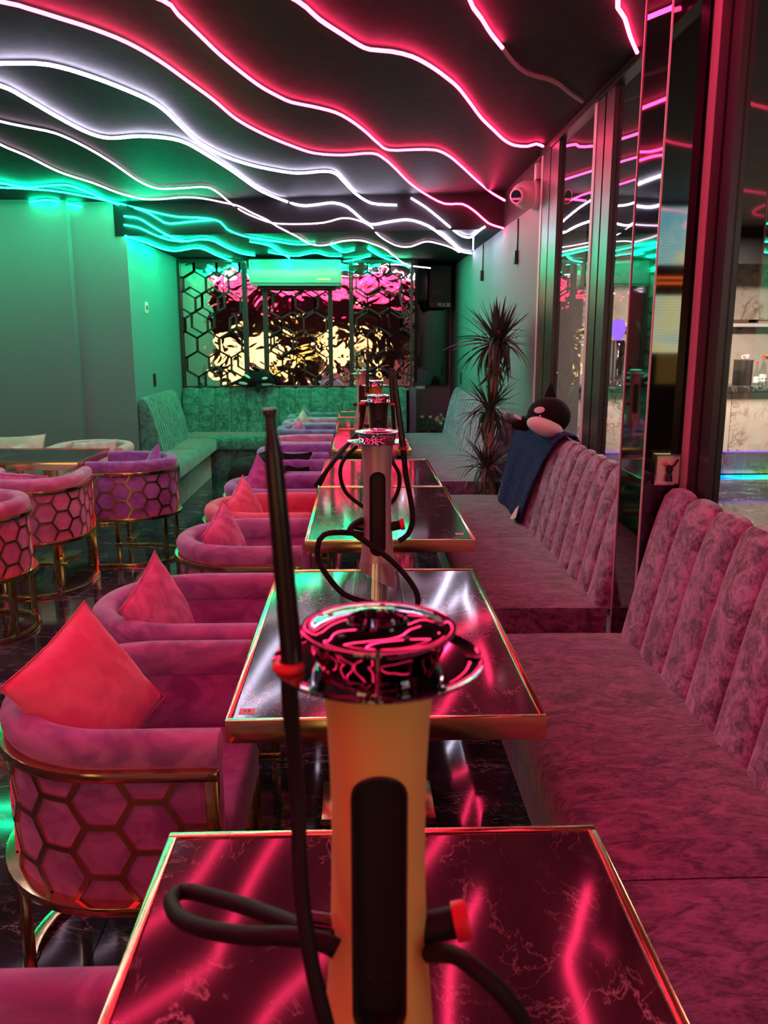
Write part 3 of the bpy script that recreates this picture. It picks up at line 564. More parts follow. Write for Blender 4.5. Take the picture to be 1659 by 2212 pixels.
def make_chair():
    t = empty('lounge_chair')
    up_ = upath()
    # upholstered shell and the padded rim above it
    MB().sweep(up_, [(-0.055, .345), (0.0, .345), (0.0, .67), (-0.055, .67)]).build('shell', velv['mauve'], t, bevel=0.008)
    rim = [(-0.060, .65), (-0.066, .70), (-0.062, .722), (-0.05, .733), (-0.03, .737), (-0.008, .733), (0.006, .722), (0.012, .704), (0.010, .685), (0.004, .668), (-0.02, .66)]
    MB().sweep(up_, rim).build('padded_rim', velv['mauve'], t, bevel=0.006)
    # seat cushion
    poly = [(CXF+0.015, -CR+0.09)] + [((CR-0.06)*math.cos(-PI/2-PI*i/18), (CR-0.06)*math.sin(-PI/2-PI*i/18)) for i in range(19)] + [(CXF+0.015, CR-0.06)]
    m_ = MB(); n = len(poly); o = 0
    m_.add([(x, y, .35) for x, y in poly]+[(x, y, .50) for x, y in poly], [tuple(range(n)), tuple(range(2*n-1, n-1, -1))]+[(i, i+n, (i+1) % n+n, (i+1) % n) for i in range(n)])
    m_.build('seat_cushion', velv['mauve'], t, bevel=0.02, seg=3)
    # gold bands
    MB().sweep(up_, [(-0.004, .642), (0.022, .642), (0.022, .664), (-0.004, .664)]).build('upper_band', 'gold', t, bevel=0.002)
    MB().sweep(upath(), [(-0.10, .325), (0.030, .325), (0.030, .347), (-0.10, .347)]).build('lower_band', 'gold', t, bevel=0.002)
    for sgn in (-1, 1):
        y0, y1 = sorted((sgn*(CR-0.002), sgn*(CR+0.018)))
        MB().box(CXF-0.03, CXF, y0, y1, .347, .642).build('corner_post', 'gold', t, bevel=0.002)
    # honeycomb of flat gold strips
    m_ = MB(); a = 0.070; h = a*math.sqrt(3)
    segs = set()
    z0, z1 = .347, .642
    ncol = int(ULEN/(1.5*a))+2
    for c in range(-1, ncol):
        for r in range(-1, 4):
            cx = c*1.5*a+0.05; cz = .345+r*h+(h/2 if c % 2 else 0)
            for q in range(6):
                p = (cx+a*math.cos(q*PI/3), cz+a*math.sin(q*PI/3)); p2 = (cx+a*math.cos((q+1)*PI/3), cz+a*math.sin((q+1)*PI/3))
                k_ = tuple(sorted(((round(p[0], 4), round(p[1], 4)), (round(p2[0], 4), round(p2[1], 4))))); segs.add(k_)
    for (p, q) in sorted(segs):
        # clip
        def clip(p, q):
            t0, t1 = 0.0, 1.0
            for d0, lo, hi, v0 in ((q[0]-p[0], 0.03, ULEN-0.03, p[0]), (q[1]-p[1], z0, z1, p[1])):
                if abs(d0) < 1e-9:
                    if v0 < lo or v0 > hi: return None
                else:
                    ta, tb = (lo-v0)/d0, (hi-v0)/d0
                    if ta > tb: ta, tb = tb, ta
                    t0, t1 = max(t0, ta), min(t1, tb)
            return (t0, t1) if t1-t0 > 0.02 else None
        cl = clip(p, q)
        if not cl: continue
        L = math.hypot(q[0]-p[0], q[1]-p[1]); ds, dz = (q[0]-p[0])/L, (q[1]-p[1])/L
        P = []
        for i in range(4):
            tt = cl[0]+(cl[1]-cl[0])*i/3; s_ = p[0]+(q[0]-p[0])*tt; z_ = p[1]+(q[1]-p[1])*tt; row = []
            for wd, of in ((-0.0065, 0.0), (-0.0065, 0.006), (0.0065, 0.006), (0.0065, 0.0)):
                x, y, nx, ny = uat(min(max(s_-dz*wd, 0.0), ULEN)); zz = min(max(z_+ds*wd, z0-.002), z1+.002)
                row.append((x+nx*of, y+ny*of, zz))
            P.append(row)
        m_.grid(P, closed_v=True)
    m_.build('honeycomb_lattice', 'lattice_gold', t, smooth=False)
    # legs and the base ring on the floor
    for s_ in (0.02, CXF+PI*CR*0.30, CXF+PI*CR*0.70, ULEN-0.02):
        x, y, nx, ny = uat(s_); T = Matrix.Translation((x+nx*0.004, y+ny*0.004, 0)) @ Matrix.Rotation(math.atan2(ny, nx), 4, 'Z')
        MB().box(-0.012, 0.012, -0.016, 0.016, 0.018, 0.326, T).build('leg', 'gold', t, bevel=0.001)
    MB().sweep(upath(), [(-0.012, 0.0), (0.02, 0.0), (0.02, 0.02), (-0.012, 0.02)]).build('base_ring', 'gold', t, bevel=0.002)
    return t
proto = make_chair()
def swapset(c):
    return {'key': c, velv['mauve'].name: velv[c]}
chairs = [
 (-0.580, 0.700, 0.0, 'mauve', 'mauve tub chair at the nearest table, only the rim of its far arm in view'),
 (-0.555, 1.950, 0.0, 'mauve', 'mauve honeycomb tub chair holding the big coral cushion'),
 (-0.555, 2.635, 0.0, 'mauve', 'mauve tub chair with a mauve cushion, directly behind the one with the coral cushion'),
 (-0.485, 3.575, 0.0, 'mauve', 'mauve tub chair with a purple pink cushion beside the third table'),
 (-0.485, 4.235, 0.0, 'coral', 'coral red tub chair with a coral cushion'),
 (-0.485, 4.880, 0.0, 'violet', 'violet tub chair with a purple cushion beside the black coat'),
 (-0.485, 5.500, 0.0, 'violet', 'violet tub chair with the black coat thrown over it'),
 (-0.475, 6.400, 0.0, 'violet', 'violet tub chair just beyond the black coat'),
 (-0.475, 7.030, 0.0, 'pink', 'pink tub chair without a cushion in the far row'),
 (-0.475, 7.950, 0.0, 'blue', 'blue violet tub chair with a small pink cushion in the far row'),
 (-0.475, 8.570, 0.0, 'pink', 'dusty pink tub chair in the far row with a two tone cushion'),
 (-0.475, 9.190, 0.0, 'teal', 'teal lit tub chair at the end of the row by the far banquette'),
 (-1.623, 5.98, PI, 'violet', 'purple honeycomb tub chair at the end of the green lit table'),
 (-2.06, 5.24, PI/2+0.08, 'pink', 'pink honeycomb tub chair with its back to us at the green lit table'),
 (-2.085, 4.40, PI+0.1, 'pink', 'pink tub chair cut off by the picture edge, its tall gold legs in view'),
 (-2.13, 6.72, -PI/2, 'cream', 'cream tub chair on the far side of the green lit table, no arms hidden'),
 (-2.95, 6.72, -PI/2, 'cream', 'cream tub chair behind the pale green cushion'),
]
CH = []
for i, (x, y, rz, c, lab) in enumerate(chairs):
    if i == 0:
        o = proto; o.location = (x, y, 0)
    else:
        o = dup(proto, (x, y, 0), rz, swap=(swapset(c) if c != 'mauve' else None))
    tag(o, lab, 'chair', 'honeycomb tub chairs'); CH.append(o)
# ================================================================ cushions
def pillow_mesh(s=0.42, t=0.15, seed=0):
    rnd = random.Random(seed); n = 22; ph = [rnd.uniform(0, 6) for _ in range(6)]
    def pt(u, v, sg):
        uu, vv = u*2-1, v*2-1
        pin = 1-0.07*(1-abs(uu)**2)*abs(vv)**3 ; pin2 = 1-0.07*(1-abs(vv)**2)*abs(uu)**3
        x = uu*s/2*pin2; y = vv*s/2*pin
        th = max(0, (1-abs(uu)**2.4))**0.6*max(0, (1-abs(vv)**2.4))**0.6
        r = abs(uu*vv)
        wr = 0.006*math.sin(14*uu+5*vv+ph[0])*math.sin(3*vv+ph[1])+0.005*math.sin(20*(uu-vv)+ph[2])*r
        return (x, y, sg*(t/2*th*(1+0.0*r)+wr*th**0.5))
    m_ = MB()
    for sg in (1, -1):
        P = [[pt(i/n, j/n, sg) for j in range(n+1)] for i in range(n+1)]
        if sg < 0: P = [list(reversed(r)) for r in P]
        m_.grid(P)
    me = m_.mesh('cushion', smooth=True)
    bm = bmesh.new(); bm.from_mesh(me); bmesh.ops.remove_doubles(bm, verts=bm.verts, dist=0.0004); bmesh.ops.recalc_face_normals(bm, faces=bm.faces); bm.to_mesh(me); bm.free()
    me.polygons.foreach_set('use_smooth', [True]*len(me.polygons))
    return me
pil = [pillow_mesh(seed=k) for k in range(3)]
def cushion(loc, nrm, spin, mat, label, s=1.0, k=0, group='loose cushions on the tub chairs'):
    n = Vector(nrm).normalized(); z = Vector((0, 0, 1)); a = z.cross(n).normalized(); b_ = n.cross(a)
    R = Matrix((a, b_, n)).transposed().to_4x4() @ Matrix.Rotation(math.radians(spin), 4, 'Z')
    me = pil[k].copy(); o = link('throw_cushion', me, mat)
    o.matrix_world = Matrix.Translation(loc) @ R @ Matrix.Scale(s, 4)
    MB().tube([(x*0.212, y*0.212, 0) for x, y in ((-1,-1),(-0.5,-.955),(0,-0.93),(0.5,-.955),(1,-1),(.955,-0.5),(0.93,0),(.955,.5),(1,1),(.5,.955),(0,.93),(-.5,.955),(-1,1),(-.955,.5),(-.93,0),(-.955,-.5),(-1,-1))], 0.0022, 5).build('piping', mat, o)
    return tag(o, label, 'cushion', group)
velv['cushion_coral'] = velvet('velvet_cushion_coral', (0.97, 0.32, 0.46), (0.86, 0.23, 0.36))
velv['cushion_pink'] = velvet('velvet_cushion_pink', (0.85, 0.30, 0.56), (0.55, 0.17, 0.40))
velv['cushion_purple'] = velvet('velvet_cushion_purple', (0.55, 0.20, 0.56), (0.38, 0.12, 0.42))
velv['cushion_green'] = velvet('velvet_cushion_pale', (0.70, 0.62, 0.50), (0.6, 0.5, 0.42))
cushion((-0.665, 1.93, 0.715), (0.75, -0.38, 0.42), 20, velv['cushion_coral'], 'big bright coral cushion standing on its corner in a mauve chair', 0.80, 0)
cushion((-0.645, 2.59, 0.68), (0.95, -0.22, 0.28), 20, velv['cushion_pink'], 'pink mauve cushion in the chair behind the coral cushion', 0.76, 1)
cushion((-0.575, 3.53, 0.67), (0.95, -0.22, 0.28), 18, velv['cushion_pink'], 'two tone purple and pink cushion in the chair by the third table', 0.76, 2)
cushion((-0.575, 4.19, 0.67), (0.95, -0.22, 0.28), 18, velv['cushion_coral'], 'coral cushion in the coral red chair', 0.78, 1)
cushion((-0.56, 4.86, 0.67), (0.80, -0.45, 0.3), 35, velv['cushion_purple'], 'purple cushion next to the black coat', 0.80, 2)
cushion((-0.57, 7.92, 0.65), (0.8, -0.5, 0.2), 30, velv['cushion_pink'], 'small pink cushion in the blue violet chair far down the row', 0.62, 0)
cushion((-0.57, 8.55, 0.66), (0.8, -0.5, 0.2), 30, velv['cushion_green'], 'two tone green and pink cushion near the end of the chair row', 0.66, 1)
cushion((-0.57, 9.15, 0.66), (0.8, -0.3, 0.2), 40, velv['teal'], 'dark teal cushion in the last chair of the row', 0.66, 2)
cushion((-1.50, 5.98, 0.63), (-0.9, -0.2, 0.3), 40, velv['violet'], 'violet cushion peeking over the rim of the purple chair', 0.72, 0)
cushion((-2.10, 5.18, 0.60), (0.05, 0.8, 0.6), 5, velv['cushion_pink'], 'flat pink cushion in the pink chair with its back to us', 0.95, 1)
cushion((-2.14, 6.74, 0.60), (0.05, -0.8, 0.6), 4, velv['cream'], 'cream pink cushion in the chair across the green lit table', 0.85, 2)
cushion((-2.74, 6.70, 0.62), (0.05, -0.8, 0.6), 3, velv['cushion_green'], 'pale green cushion at the picture edge behind the table', 1.0, 0)
cushion((-2.17, 4.42, 0.60), (-0.9, 0, 0.4), 5, velv['cushion_pink'], 'pink cushion in the chair cut off by the picture edge', 0.9, 1)
# ================================================================ tables
def table(x0, x1, y0, y1, label, along='y', feet=True):
    cx, cy = (x0+x1)/2, (y0+y1)/2; hx, hy = (x1-x0)/2-0.002, (y1-y0)/2-0.002
    t = empty('dining_table', (cx, cy, 0), 0, label, 'table', 'gold edged marble tables')
    MB().box(-hx+.014, hx-.014, -hy+.014, hy-.014, .705, .7485).build('marble_top', 'table', t, bevel=0.001, smooth=False)
    e = MB()
    for a in ((-hx, hx, -hy, -hy+.014), (-hx, hx, hy-.014, hy), (-hx, -hx+.014, -hy+.014, hy-.014), (hx-.014, hx, -hy+.014, hy-.014)):
        e.box(*a, .698, .752)
    e.build('gold_edge', 'gold', t, bevel=0.0015)
    if feet:
        for s_ in (-1, 1):
            px, py = (0, s_*hy*0.52) if along == 'y' else (s_*hx*0.52, 0)
            p = MB().box(px-.035, px+.035, py-.035, py+.035, .012, .69).build('pedestal', 'gold', t, bevel=0.002)
            bx, by = (.19, .12) if along == 'y' else (.12, .19)
            MB().box(px-bx, px+bx, py-by, py+by, 0.0, .012).build('foot_plate', 'gold', t, bevel=0.003)
        MB().box(-hx*0.5, hx*0.5, -hy*0.8, hy*0.8, .69, .705).build('under_frame', 'black_matte', t, smooth=False)
    return t
table(-0.325, 0.400, 0.06, 1.278, 'nearest marble table, red in the neon, with the gold bodied water pipe on it')
table(-0.298, 0.412, 1.690, 2.900, 'second marble table with the silver water pipe on it')
table(-0.228, 0.482, 3.330, 4.598, 'third marble table, mirroring the green air conditioner, under the black water pipe')
table(-0.235, 0.470, 4.600, 5.650, 'fourth marble table, pushed against the far end of the third')
table(-0.205, 0.395, 6.195, 7.610, 'far marble table with the peach water pipe')
table(-0.215, 0.385, 7.612, 8.745, 'next to last marble table of the row')
table(-0.22, 0.37, 8.747, 9.42, 'last small marble table of the row by the far banquette')
table(-3.15, -1.875, 5.56, 6.30, 'green lit marble table between the pink, purple and cream chairs', along='x')
def sticker(x, y, txt, lab):
    o = MB().box(-.017, .017, -.014, .014, 0, .0006).build('table_sticker', 'sticker', None, smooth=False); o.location = (x, y, .7487)
    tag(o, lab, 'sticker', 'pink table number stickers')
    c = bpy.data.curves.new('number', 'FONT'); c.body = txt; c.size = 0.018; c.align_x = 'CENTER'; c.align_y = 'CENTER'; c.extrude = 0.0002
    tmp = bpy.data.objects.new('tmp', c); COL.objects.link(tmp)
    dg = bpy.context.evaluated_depsgraph_get(); me = bpy.data.meshes.new_from_object(tmp.evaluated_get(dg)); bpy.data.objects.remove(tmp)
    link('number', me, 'ink', o, (0, 0, .0009))
sticker(-0.255, 1.745, '15', 'pink number sticker in the corner of the second table')
sticker(0.425, 3.445, '14', 'pink number sticker in the corner of the third table')
# ================================================================ water pipes
def pill(w, h, zc, n=14):
    pts = []
    for i in range(n+1): a = PI*i/n; pts.append((w*math.cos(a), zc+h-w+w*math.sin(a)))
    for i in range(n+1): a = PI+PI*i/n; pts.append((w*math.cos(a), zc-h+w+w*math.sin(a)))
    return pts
def body_mesh(s, hi):
    prof = [(.0505,.175),(.050,.18),(.0475,.205),(.0448,.235),(.0420,.27),(.0395,.31),(.0380,.35),(.0372,.39),(.0372,.43),(.0378,.46),(.0392,.49),(.0412,.515),(.0440,.54)]
    n = 96 if hi else 40
    m_ = MB().lathe([(r*s, z*s) for r, z in prof], n)
    # slanted lower rim
    m_.v = [(x, y, z + (-0.55*x if z < .181*s else (-0.3*x if z < .21*s else 0))) for x, y, z in m_.v]
    me = m_.mesh('body')
    cut = MB(); pp = pill(.0215*s, .114*s, .357*s); k = len(pp)
    cut.add([(x, -.08*s, z) for x, z in pp]+[(x, -.012*s, z) for x, z in pp], [tuple(range(k)), tuple(range(2*k-1, k-1, -1))]+[(i, (i+1) % k, (i+1) % k+k, i+k) for i in range(k)])
    a = bpy.data.objects.new('a', me); b_ = bpy.data.objects.new('b', cut.mesh('cut', smooth=False)); COL.objects.link(a); COL.objects.link(b_)
    md = a.modifiers.new('c', 'BOOLEAN'); md.operation = 'DIFFERENCE'; md.object = b_; md.solver = 'EXACT'
    dg = bpy.context.evaluated_depsgraph_get(); out = bpy.data.meshes.new_from_object(a.evaluated_get(dg))
    bpy.data.objects.remove(a); bpy.data.objects.remove(b_)
    out.polygons.foreach_set('use_smooth', [True]*len(out.polygons)); out.set_sharp_from_angle(angle=math.radians(30))
    return out
def pipe(x, y, mat, label, s=1.0, hi=False, chrome='chrome', ports=True, rz=0.0, notch=True):
    t = empty('water_pipe', (x, y, .7525), rz, label, 'water pipe', 'water pipes on the tables')
    n = 64 if hi else 36
    v_ = MB().lathe([(r*s, z*s) for r, z in ((.088,.0),(.092,.006),(.090,.02),(.083,.06),(.074,.105),(.065,.15),(.058,.19),(.0535,.225))], n, cap=False)
    v_.lathe([(.0001,.004*s),(.086*s,.004*s)], n, cap=False)
    vs = v_.build('glass_base', 'vase', t)
    MB().tube([(0,0,.20*s),(0,0,.045*s)], .0125*s, 16).build('down_stem', 'white_plastic', t)
    MB().lathe([(.002,.012),(.018,.016),(.026,.03),(.018,.045),(.002,.05)] if s == 1 else [(a*s, b_*s) for a, b_ in ((.002,.012),(.018,.016),(.026,.03),(.018,.045),(.002,.05))], 20).build('diffuser', 'vase', t)
    link('body', body_mesh(s, hi), mat, t)
    # black tray inside the oblong slot
    m_ = MB(); po = pill(.0213*s, .1138*s, .357*s); pi_ = pill(.0172*s, .1095*s, .357*s); k = len(po)
    def yy(x, off): return -math.sqrt(max(1e-6, (.0378*s)**2-x*x))-off
    ring = [[(x, yy(x, .0008), z) for x, z in po], [(x, yy(x, .0022), z) for x, z in pill(.0195*s, .112*s, .357*s)], [(x, yy(x, -.002), z) for x, z in pi_], [(x, -.018*s, z) for x, z in pi_]]
    m_.grid(ring, closed_v=True); m_.f.append(tuple(3*k+i for i in range(k)))
    tr = m_.build('slot_tray', 'black_matte', t)
    for sx in (-.008, .008): MB().lathe([(.0001,0),(.0014,0),(.0014,.001)], 8, Matrix.Translation((sx*s, -.0185*s, .285*s)) @ Matrix.Rotation(PI/2, 4, 'X')).build('contact_pin', 'chrome', tr)
    # plates
    def disc(r, z, th, hole, name, lip, notch_, dome=0.0):
        nn = 72 if hi else 40; P = []
        up_ = [(hole+(r-.006*s-hole)*i/8, z+th+dome*(1-((i/8))**2)-dome*.6) for i in range(9)]
        for rr, zz in [(hole, z-dome*.3)]+up_+[(r, z+th+lip-dome*.6), (r, z+lip-.0005-dome*.6), (r-.006*s, z-dome*.6), (hole, z-dome*.3)]:
            row = []
            for q in range(nn):
                a = 2*PI*q/nn; r2 = rr
                if notch_ and rr > r*.8 and abs(((a+PI) % (2*PI))-PI) < .075: r2 = r*.83
                row.append((r2*math.cos(a), r2*math.sin(a), zz))
            P.append(row)
        return MB().grid(P, closed_v=True).build(name, chrome, t)
    disc(.0795*s, .545*s, .0016, .012*s, 'lower_plate', .002*s, notch)
    MB().lathe([(.046*s,.5466*s),(.050*s,.556*s),(.0505*s,.568*s),(.047*s,.566*s),(.044*s,.551*s)], n, cap=False).build('bowl_ring', chrome, t)
    disc(.0585*s, .5745*s, .0016, .019*s, 'upper_plate', .0005, False, .005*s)
    MB().lathe([(.019*s,.560*s),(.022*s,.5765*s),(.0235*s,.5795*s),(.021*s,.5795*s),(.018*s,.563*s)], n, cap=False).build('centre_ring', chrome, t)
    for q in range(3):
        a = 2*PI*q/3+.5
        MB().lathe([(.0022*s,.546*s),(.0022*s,.5745*s)], 10, Matrix.Translation((.052*s*math.cos(a), .052*s*math.sin(a), 0))).build('standoff', chrome, t)
    for q in range(5):
        a = 2*PI*q/5+.2
        MB().lathe([(.0001,0),(.0026*s,0),(.0026*s,.0006)], 10, Matrix.Translation((.040*s*math.cos(a), .040*s*math.sin(a), .5763*s))).build('vent_hole', 'black_matte', t)
    if ports:
        for sg in (1, -1):
            T = Matrix.Translation((sg*.034*s, -.004*s, .315*s)) @ Matrix.Rotation(sg*math.radians(78), 4, 'Y')
            p_ = MB().lathe([(.0125*s, 0),(.0125*s, .030*s),(.010*s, .032*s)], 20, T).build('hose_port', 'black_gloss' if sg < 0 else 'rubber', t)
            if sg > 0: MB().lathe([(.0001,.028*s),(.0155*s,.028*s),(.0158*s,.031*s),(.0158*s,.037*s),(.0145*s,.040*s),(.0001,.040*s)], 24, T).build('port_cap', 'red', p_)
    return t
def hose(t, pts, r=.0078, name='hose', mat='rubber', n=12, ridges=None):
    o = t.location; P = crom([Vector(p)-o for p in pts], .02)
    rr = r
    if ridges:
        rr = [r*(1+ridges*max(0, math.sin(i*1.1))*(1 if i < len(P)*0.28 else 0)) for i in range(len(P))]
    return MB().tube(P, rr, n).build(name, mat, t)
def mouth(t, pts, r0, r1, end='plain'):
    # pts from the tip downward
    o = t.location; P = [Vector(p)-o for p in pts]; a, b_ = P[0], P[-1]; L = (b_-a).length; d = (b_-a)/L
    Q = []; R = []
    for q, k in ((0,.66),(.0006,.80),(.004,.80),(.0055,.60),(.016,.62),(.024,.80),(.034,1.0),(L*.5,1.0),(L,1.0)):
        Q.append(a+d*q); R.append(k*1.22*(r0+(r1-r0)*q/L))
    return MB().tube(Q, R, 24).build('mouthpiece', 'tube_metal', t)
def ring(t, p, r, rt, mat='red'):
    c = Vector(p)-t.location; P = []
    for i in range(28):
        a = 2*PI*i/28; P.append([(c.x+(r+rt*math.cos(q))*math.cos(a), c.y+(r+rt*math.cos(q))*math.sin(a), c.z+rt*1.25*math.sin(q)) for q in [2*PI*j/10 for j in range(10)]])
    return MB().grid(P, closed_u=True, closed_v=True).build('hose_ring', mat, t)
A = pipe(0.014, 0.62, 'pipe_gold', 'nearest water pipe, matte gold body with a black mirror plate', 1.04, True, 'dark_chrome')
mouth(A, HOSE['a_tube'], .0052, .0072)
ring(A, HOSE['a_down'][0], .0088, .0036); 
hose(A, HOSE['a_down'], .0062, ridges=.12); hose(A, HOSE['a_loop'], .0078); hose(A, HOSE['a_right'], .0072)
B = pipe(0.048, 2.20, 'pipe_silver', 'silver champagne water pipe with looping black hose on the second table', 1.0, True)
mouth(B, HOSE['b_tube'], .0052, .0075); ring(B, HOSE['b_down'][0], .0095, .004); hose(B, HOSE['b_down'], .0075, ridges=.15)
hose(B, HOSE['b_loop2'], .0075)
C3 = pipe(0.085, 3.60, 'pipe_black', 'black water pipe standing on the third table', 1.0)
tb = HOSE['c_tube']; mouth(C3, [tb[-1], tb[2]], .006, .008); ring(C3, tb[2], .0095, .004); hose(C3, tb[:3], .0085)
ring(C3, HOSE['c_loop'][0], .0095, .004); hose(C3, HOSE['c_loop'], .0085); hose(C3, HOSE['c_loop2'], .0085); hose(C3, HOSE['c_ring'], .0085)
D4 = pipe(0.093, 4.80, 'pipe_orange', 'orange gold water pipe half hidden behind the black one', 1.0)
mouth(D4, [HOSE['d_tube'][2], HOSE['d_tube'][0]], .006, .009); ring(D4, HOSE['d_tube'][0], .0095, .004); hose(D4, HOSE['d_down'], .0085)
E5 = pipe(0.023, 6.36, 'pipe_peach', 'peach coloured water pipe on the far table', 1.0)
# ================================================================ wall fittings
t = empty('security_camera', (XW, 6.05, 2.53), 0, 'white turret security camera on the black wall band by the first mullion', 'camera')
RX = Matrix.Rotation(-PI/2, 4, 'Y')
MB().lathe([(.062,0),(.066,.01),(.066,.022),(.058,.03)], 32, RX).build('mount_ring', 'white_plastic', t)
MB().lathe([(.058,.028),(.062,.05),(.060,.075),(.048,.10),(.030,.118),(.001,.124)], 32, RX).build('dome', 'white_plastic', t)
R2_ = Matrix.Translation((-.085, -.03, -.008)) @ Vector((-.62, -.72, -.15)).to_track_quat('Z', 'Y').to_matrix().to_4x4()
e_ = MB().lathe([(.034,-.02),(.036,.015),(.034,.045),(.030,.048)], 28, R2_).build('lens_barrel', 'white_plastic', t)
MB().lathe([(.001,.049),(.026,.049),(.027,.046)], 24, R2_).build('lens_glass', 'black_gloss', e_)
t.scale = (1.5, 1.5, 1.5)
t = empty('cable_box', (XW, 6.02, 2.68), 0, 'white cable box above the security camera', 'box')
MB().box(-.035, -.001, -.032, .032, -.055, .05).build('housing', 'white_plastic', t, bevel=.004)
MB().tube(crom([(-.018,0,.05),(-.022,-.01,.07),(-.01,-.03,.085)], .01), .003, 8).build('cable', 'white_plastic', t)
MB().tube(crom([(-.018,0,-.055),(-.014,.01,-.07),(-.012,0,-.085)], .01), .003, 8).build('cable', 'white_plastic', t)
for (yy_, z0, z1, lab) in ((8.6, 2.16, 2.47, 'black cable trunking with a small box on the wall, further from the camera'), (6.76, 2.17, 2.47, 'black cable trunking with a small box on the wall, under the security camera')):
    t = empty('cable_trunking', (XW, yy_, z0), 0, lab, 'cable')
    MB().box(-.012, 0, -.009, .009, .05, z1-z0).build('conduit', 'black_matte', t, bevel=.002)
    MB().box(-.03, 0, -.035, .035, -.04, .06).build('switch_box', 'black_matte', t, bevel=.003)
def plate(loc, rz, mat, w_, h_, lab, name='light_switch', cat='switch'):
    t = empty(name, loc, rz, lab, cat)
    MB().box(-.008, 0, -w_/2, w_/2, -h_/2, h_/2).build('face_plate', mat, t, bevel=.002)
    MB().box(-.012, -.008, -w_/5, w_/5, -h_/5, h_/5).build('rocker', 'black_matte' if mat != 'black_matte' else 'tube_metal', t, bevel=.001)
plate((XL, 8.72, 1.86), PI, 'white_plastic', .11, .11, 'small white control plate on the green lit niche wall', 'control_plate')
plate((XL, 8.90, 1.13), PI, 'black_matte', .10, .13, 'black light switch on the niche wall above the banquette')
plate((XW, 10.25, 1.08), 0, 'black_matte', .08, .14, 'black light switch on the grey wall above the far banquette')
# air conditioner
t = empty('air_conditioner', (-0.722, 9.98, 2.285), 0, 'wide white air conditioner glowing green over the middle lattice screen', 'air conditioner')
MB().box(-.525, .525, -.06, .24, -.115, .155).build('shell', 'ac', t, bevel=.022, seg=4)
MB().box(-.51, .51, -.045, .10, -.136, -.117).build('air_flap', plain('grey_flap', (.3,.3,.3), .4), t, bevel=.004)
MB().box(.25, .40, -.0615, -.0605, -.07, -.062).build('display_light', 'amber_lamp', t, smooth=False)
MB().box(-.45, .45, .10, .22, -.16, -.115).build('rear_bracket', 'black_matte', t, bevel=.003)
# foil mirror behind the screens
mr = MB().box(XL+.01, 0.68, YF+.03, YF+.05, .93, ZF-.01).build('wall_mirror', 'foil', None, smooth=False)
tag(mr, 'crinkled foil mirror covering the far wall behind the lattice screens', 'mirror')
# lattice screens
PX = [-2.13, -1.355, -1.115, -.336, -.084, .655]
def hexedges(x0, x1, z0, z1, a, ox, oz, keep, rnd):
    out = set(); h = a*math.sqrt(3)
    for r in range(-1, int((z1-z0)/(1.5*a))+3):
        for c in range(-1, int((x1-x0)/h)+3):
            cx = x0+ox+c*h+(h/2 if r % 2 else 0); cz = z0+oz+r*1.5*a
            if rnd.random() > keep: continue
            for q in range(6):
                p = (round(cx+a*math.cos(PI/6+q*PI/3), 3), round(cz+a*math.sin(PI/6+q*PI/3), 3)); p2 = (round(cx+a*math.cos(PI/6+(q+1)*PI/3), 3), round(cz+a*math.sin(PI/6+(q+1)*PI/3), 3))
                out.add(tuple(sorted((p, p2))))
    return out
def clipseg(p, q, x0, x1, z0, z1):
    t0, t1 = 0., 1.
    for d0, lo, hi, v0 in ((q[0]-p[0], x0, x1, p[0]), (q[1]-p[1], z0, z1, p[1])):
        if abs(d0) < 1e-9:
            if v0 < lo or v0 > hi: return None
        else:
            ta, tb = sorted(((lo-v0)/d0, (hi-v0)/d0)); t0, t1 = max(t0, ta), min(t1, tb)
    return (t0, t1) if t1-t0 > .03 else None
def linked(segs, w2, hh):
    # keep only bars joined, directly or through others, to the frame
    def dist(a, b_, p):
        L = (b_[0]-a[0])**2+(b_[1]-a[1])**2; t_ = max(0, min(1, ((p[0]-a[0])*(b_[0]-a[0])+(p[1]-a[1])*(b_[1]-a[1]))/max(L, 1e-9)))
        return math.hypot(a[0]+t_*(b_[0]-a[0])-p[0], a[1]+t_*(b_[1]-a[1])-p[1])
    def cross(s1, s2):
        (a, b_), (c, d) = s1, s2
        o = lambda p, q, r: (q[0]-p[0])*(r[1]-p[1])-(q[1]-p[1])*(r[0]-p[0])
        return o(a, b_, c)*o(a, b_, d) < 0 and o(c, d, a)*o(c, d, b_) < 0 or min(dist(a, b_, c), dist(a, b_, d), dist(c, d, a), dist(c, d, b_)) < .006
    on = [any(abs(abs(p[0])-w2+.02) < .002 or p[1] < .022 or p[1] > hh-.022 for p in s_) for s_ in segs]
    grow = True
    while grow:
        grow = False
        for i in range(len(segs)):
            if not on[i] and any(on[j] and cross(segs[i], segs[j]) for j in range(len(segs))): on[i] = True; grow = True
    return [s_ for s_, k_ in zip(segs, on) if k_]
rnd = random.Random(3)
zz0, zz1 = .955, 2.46
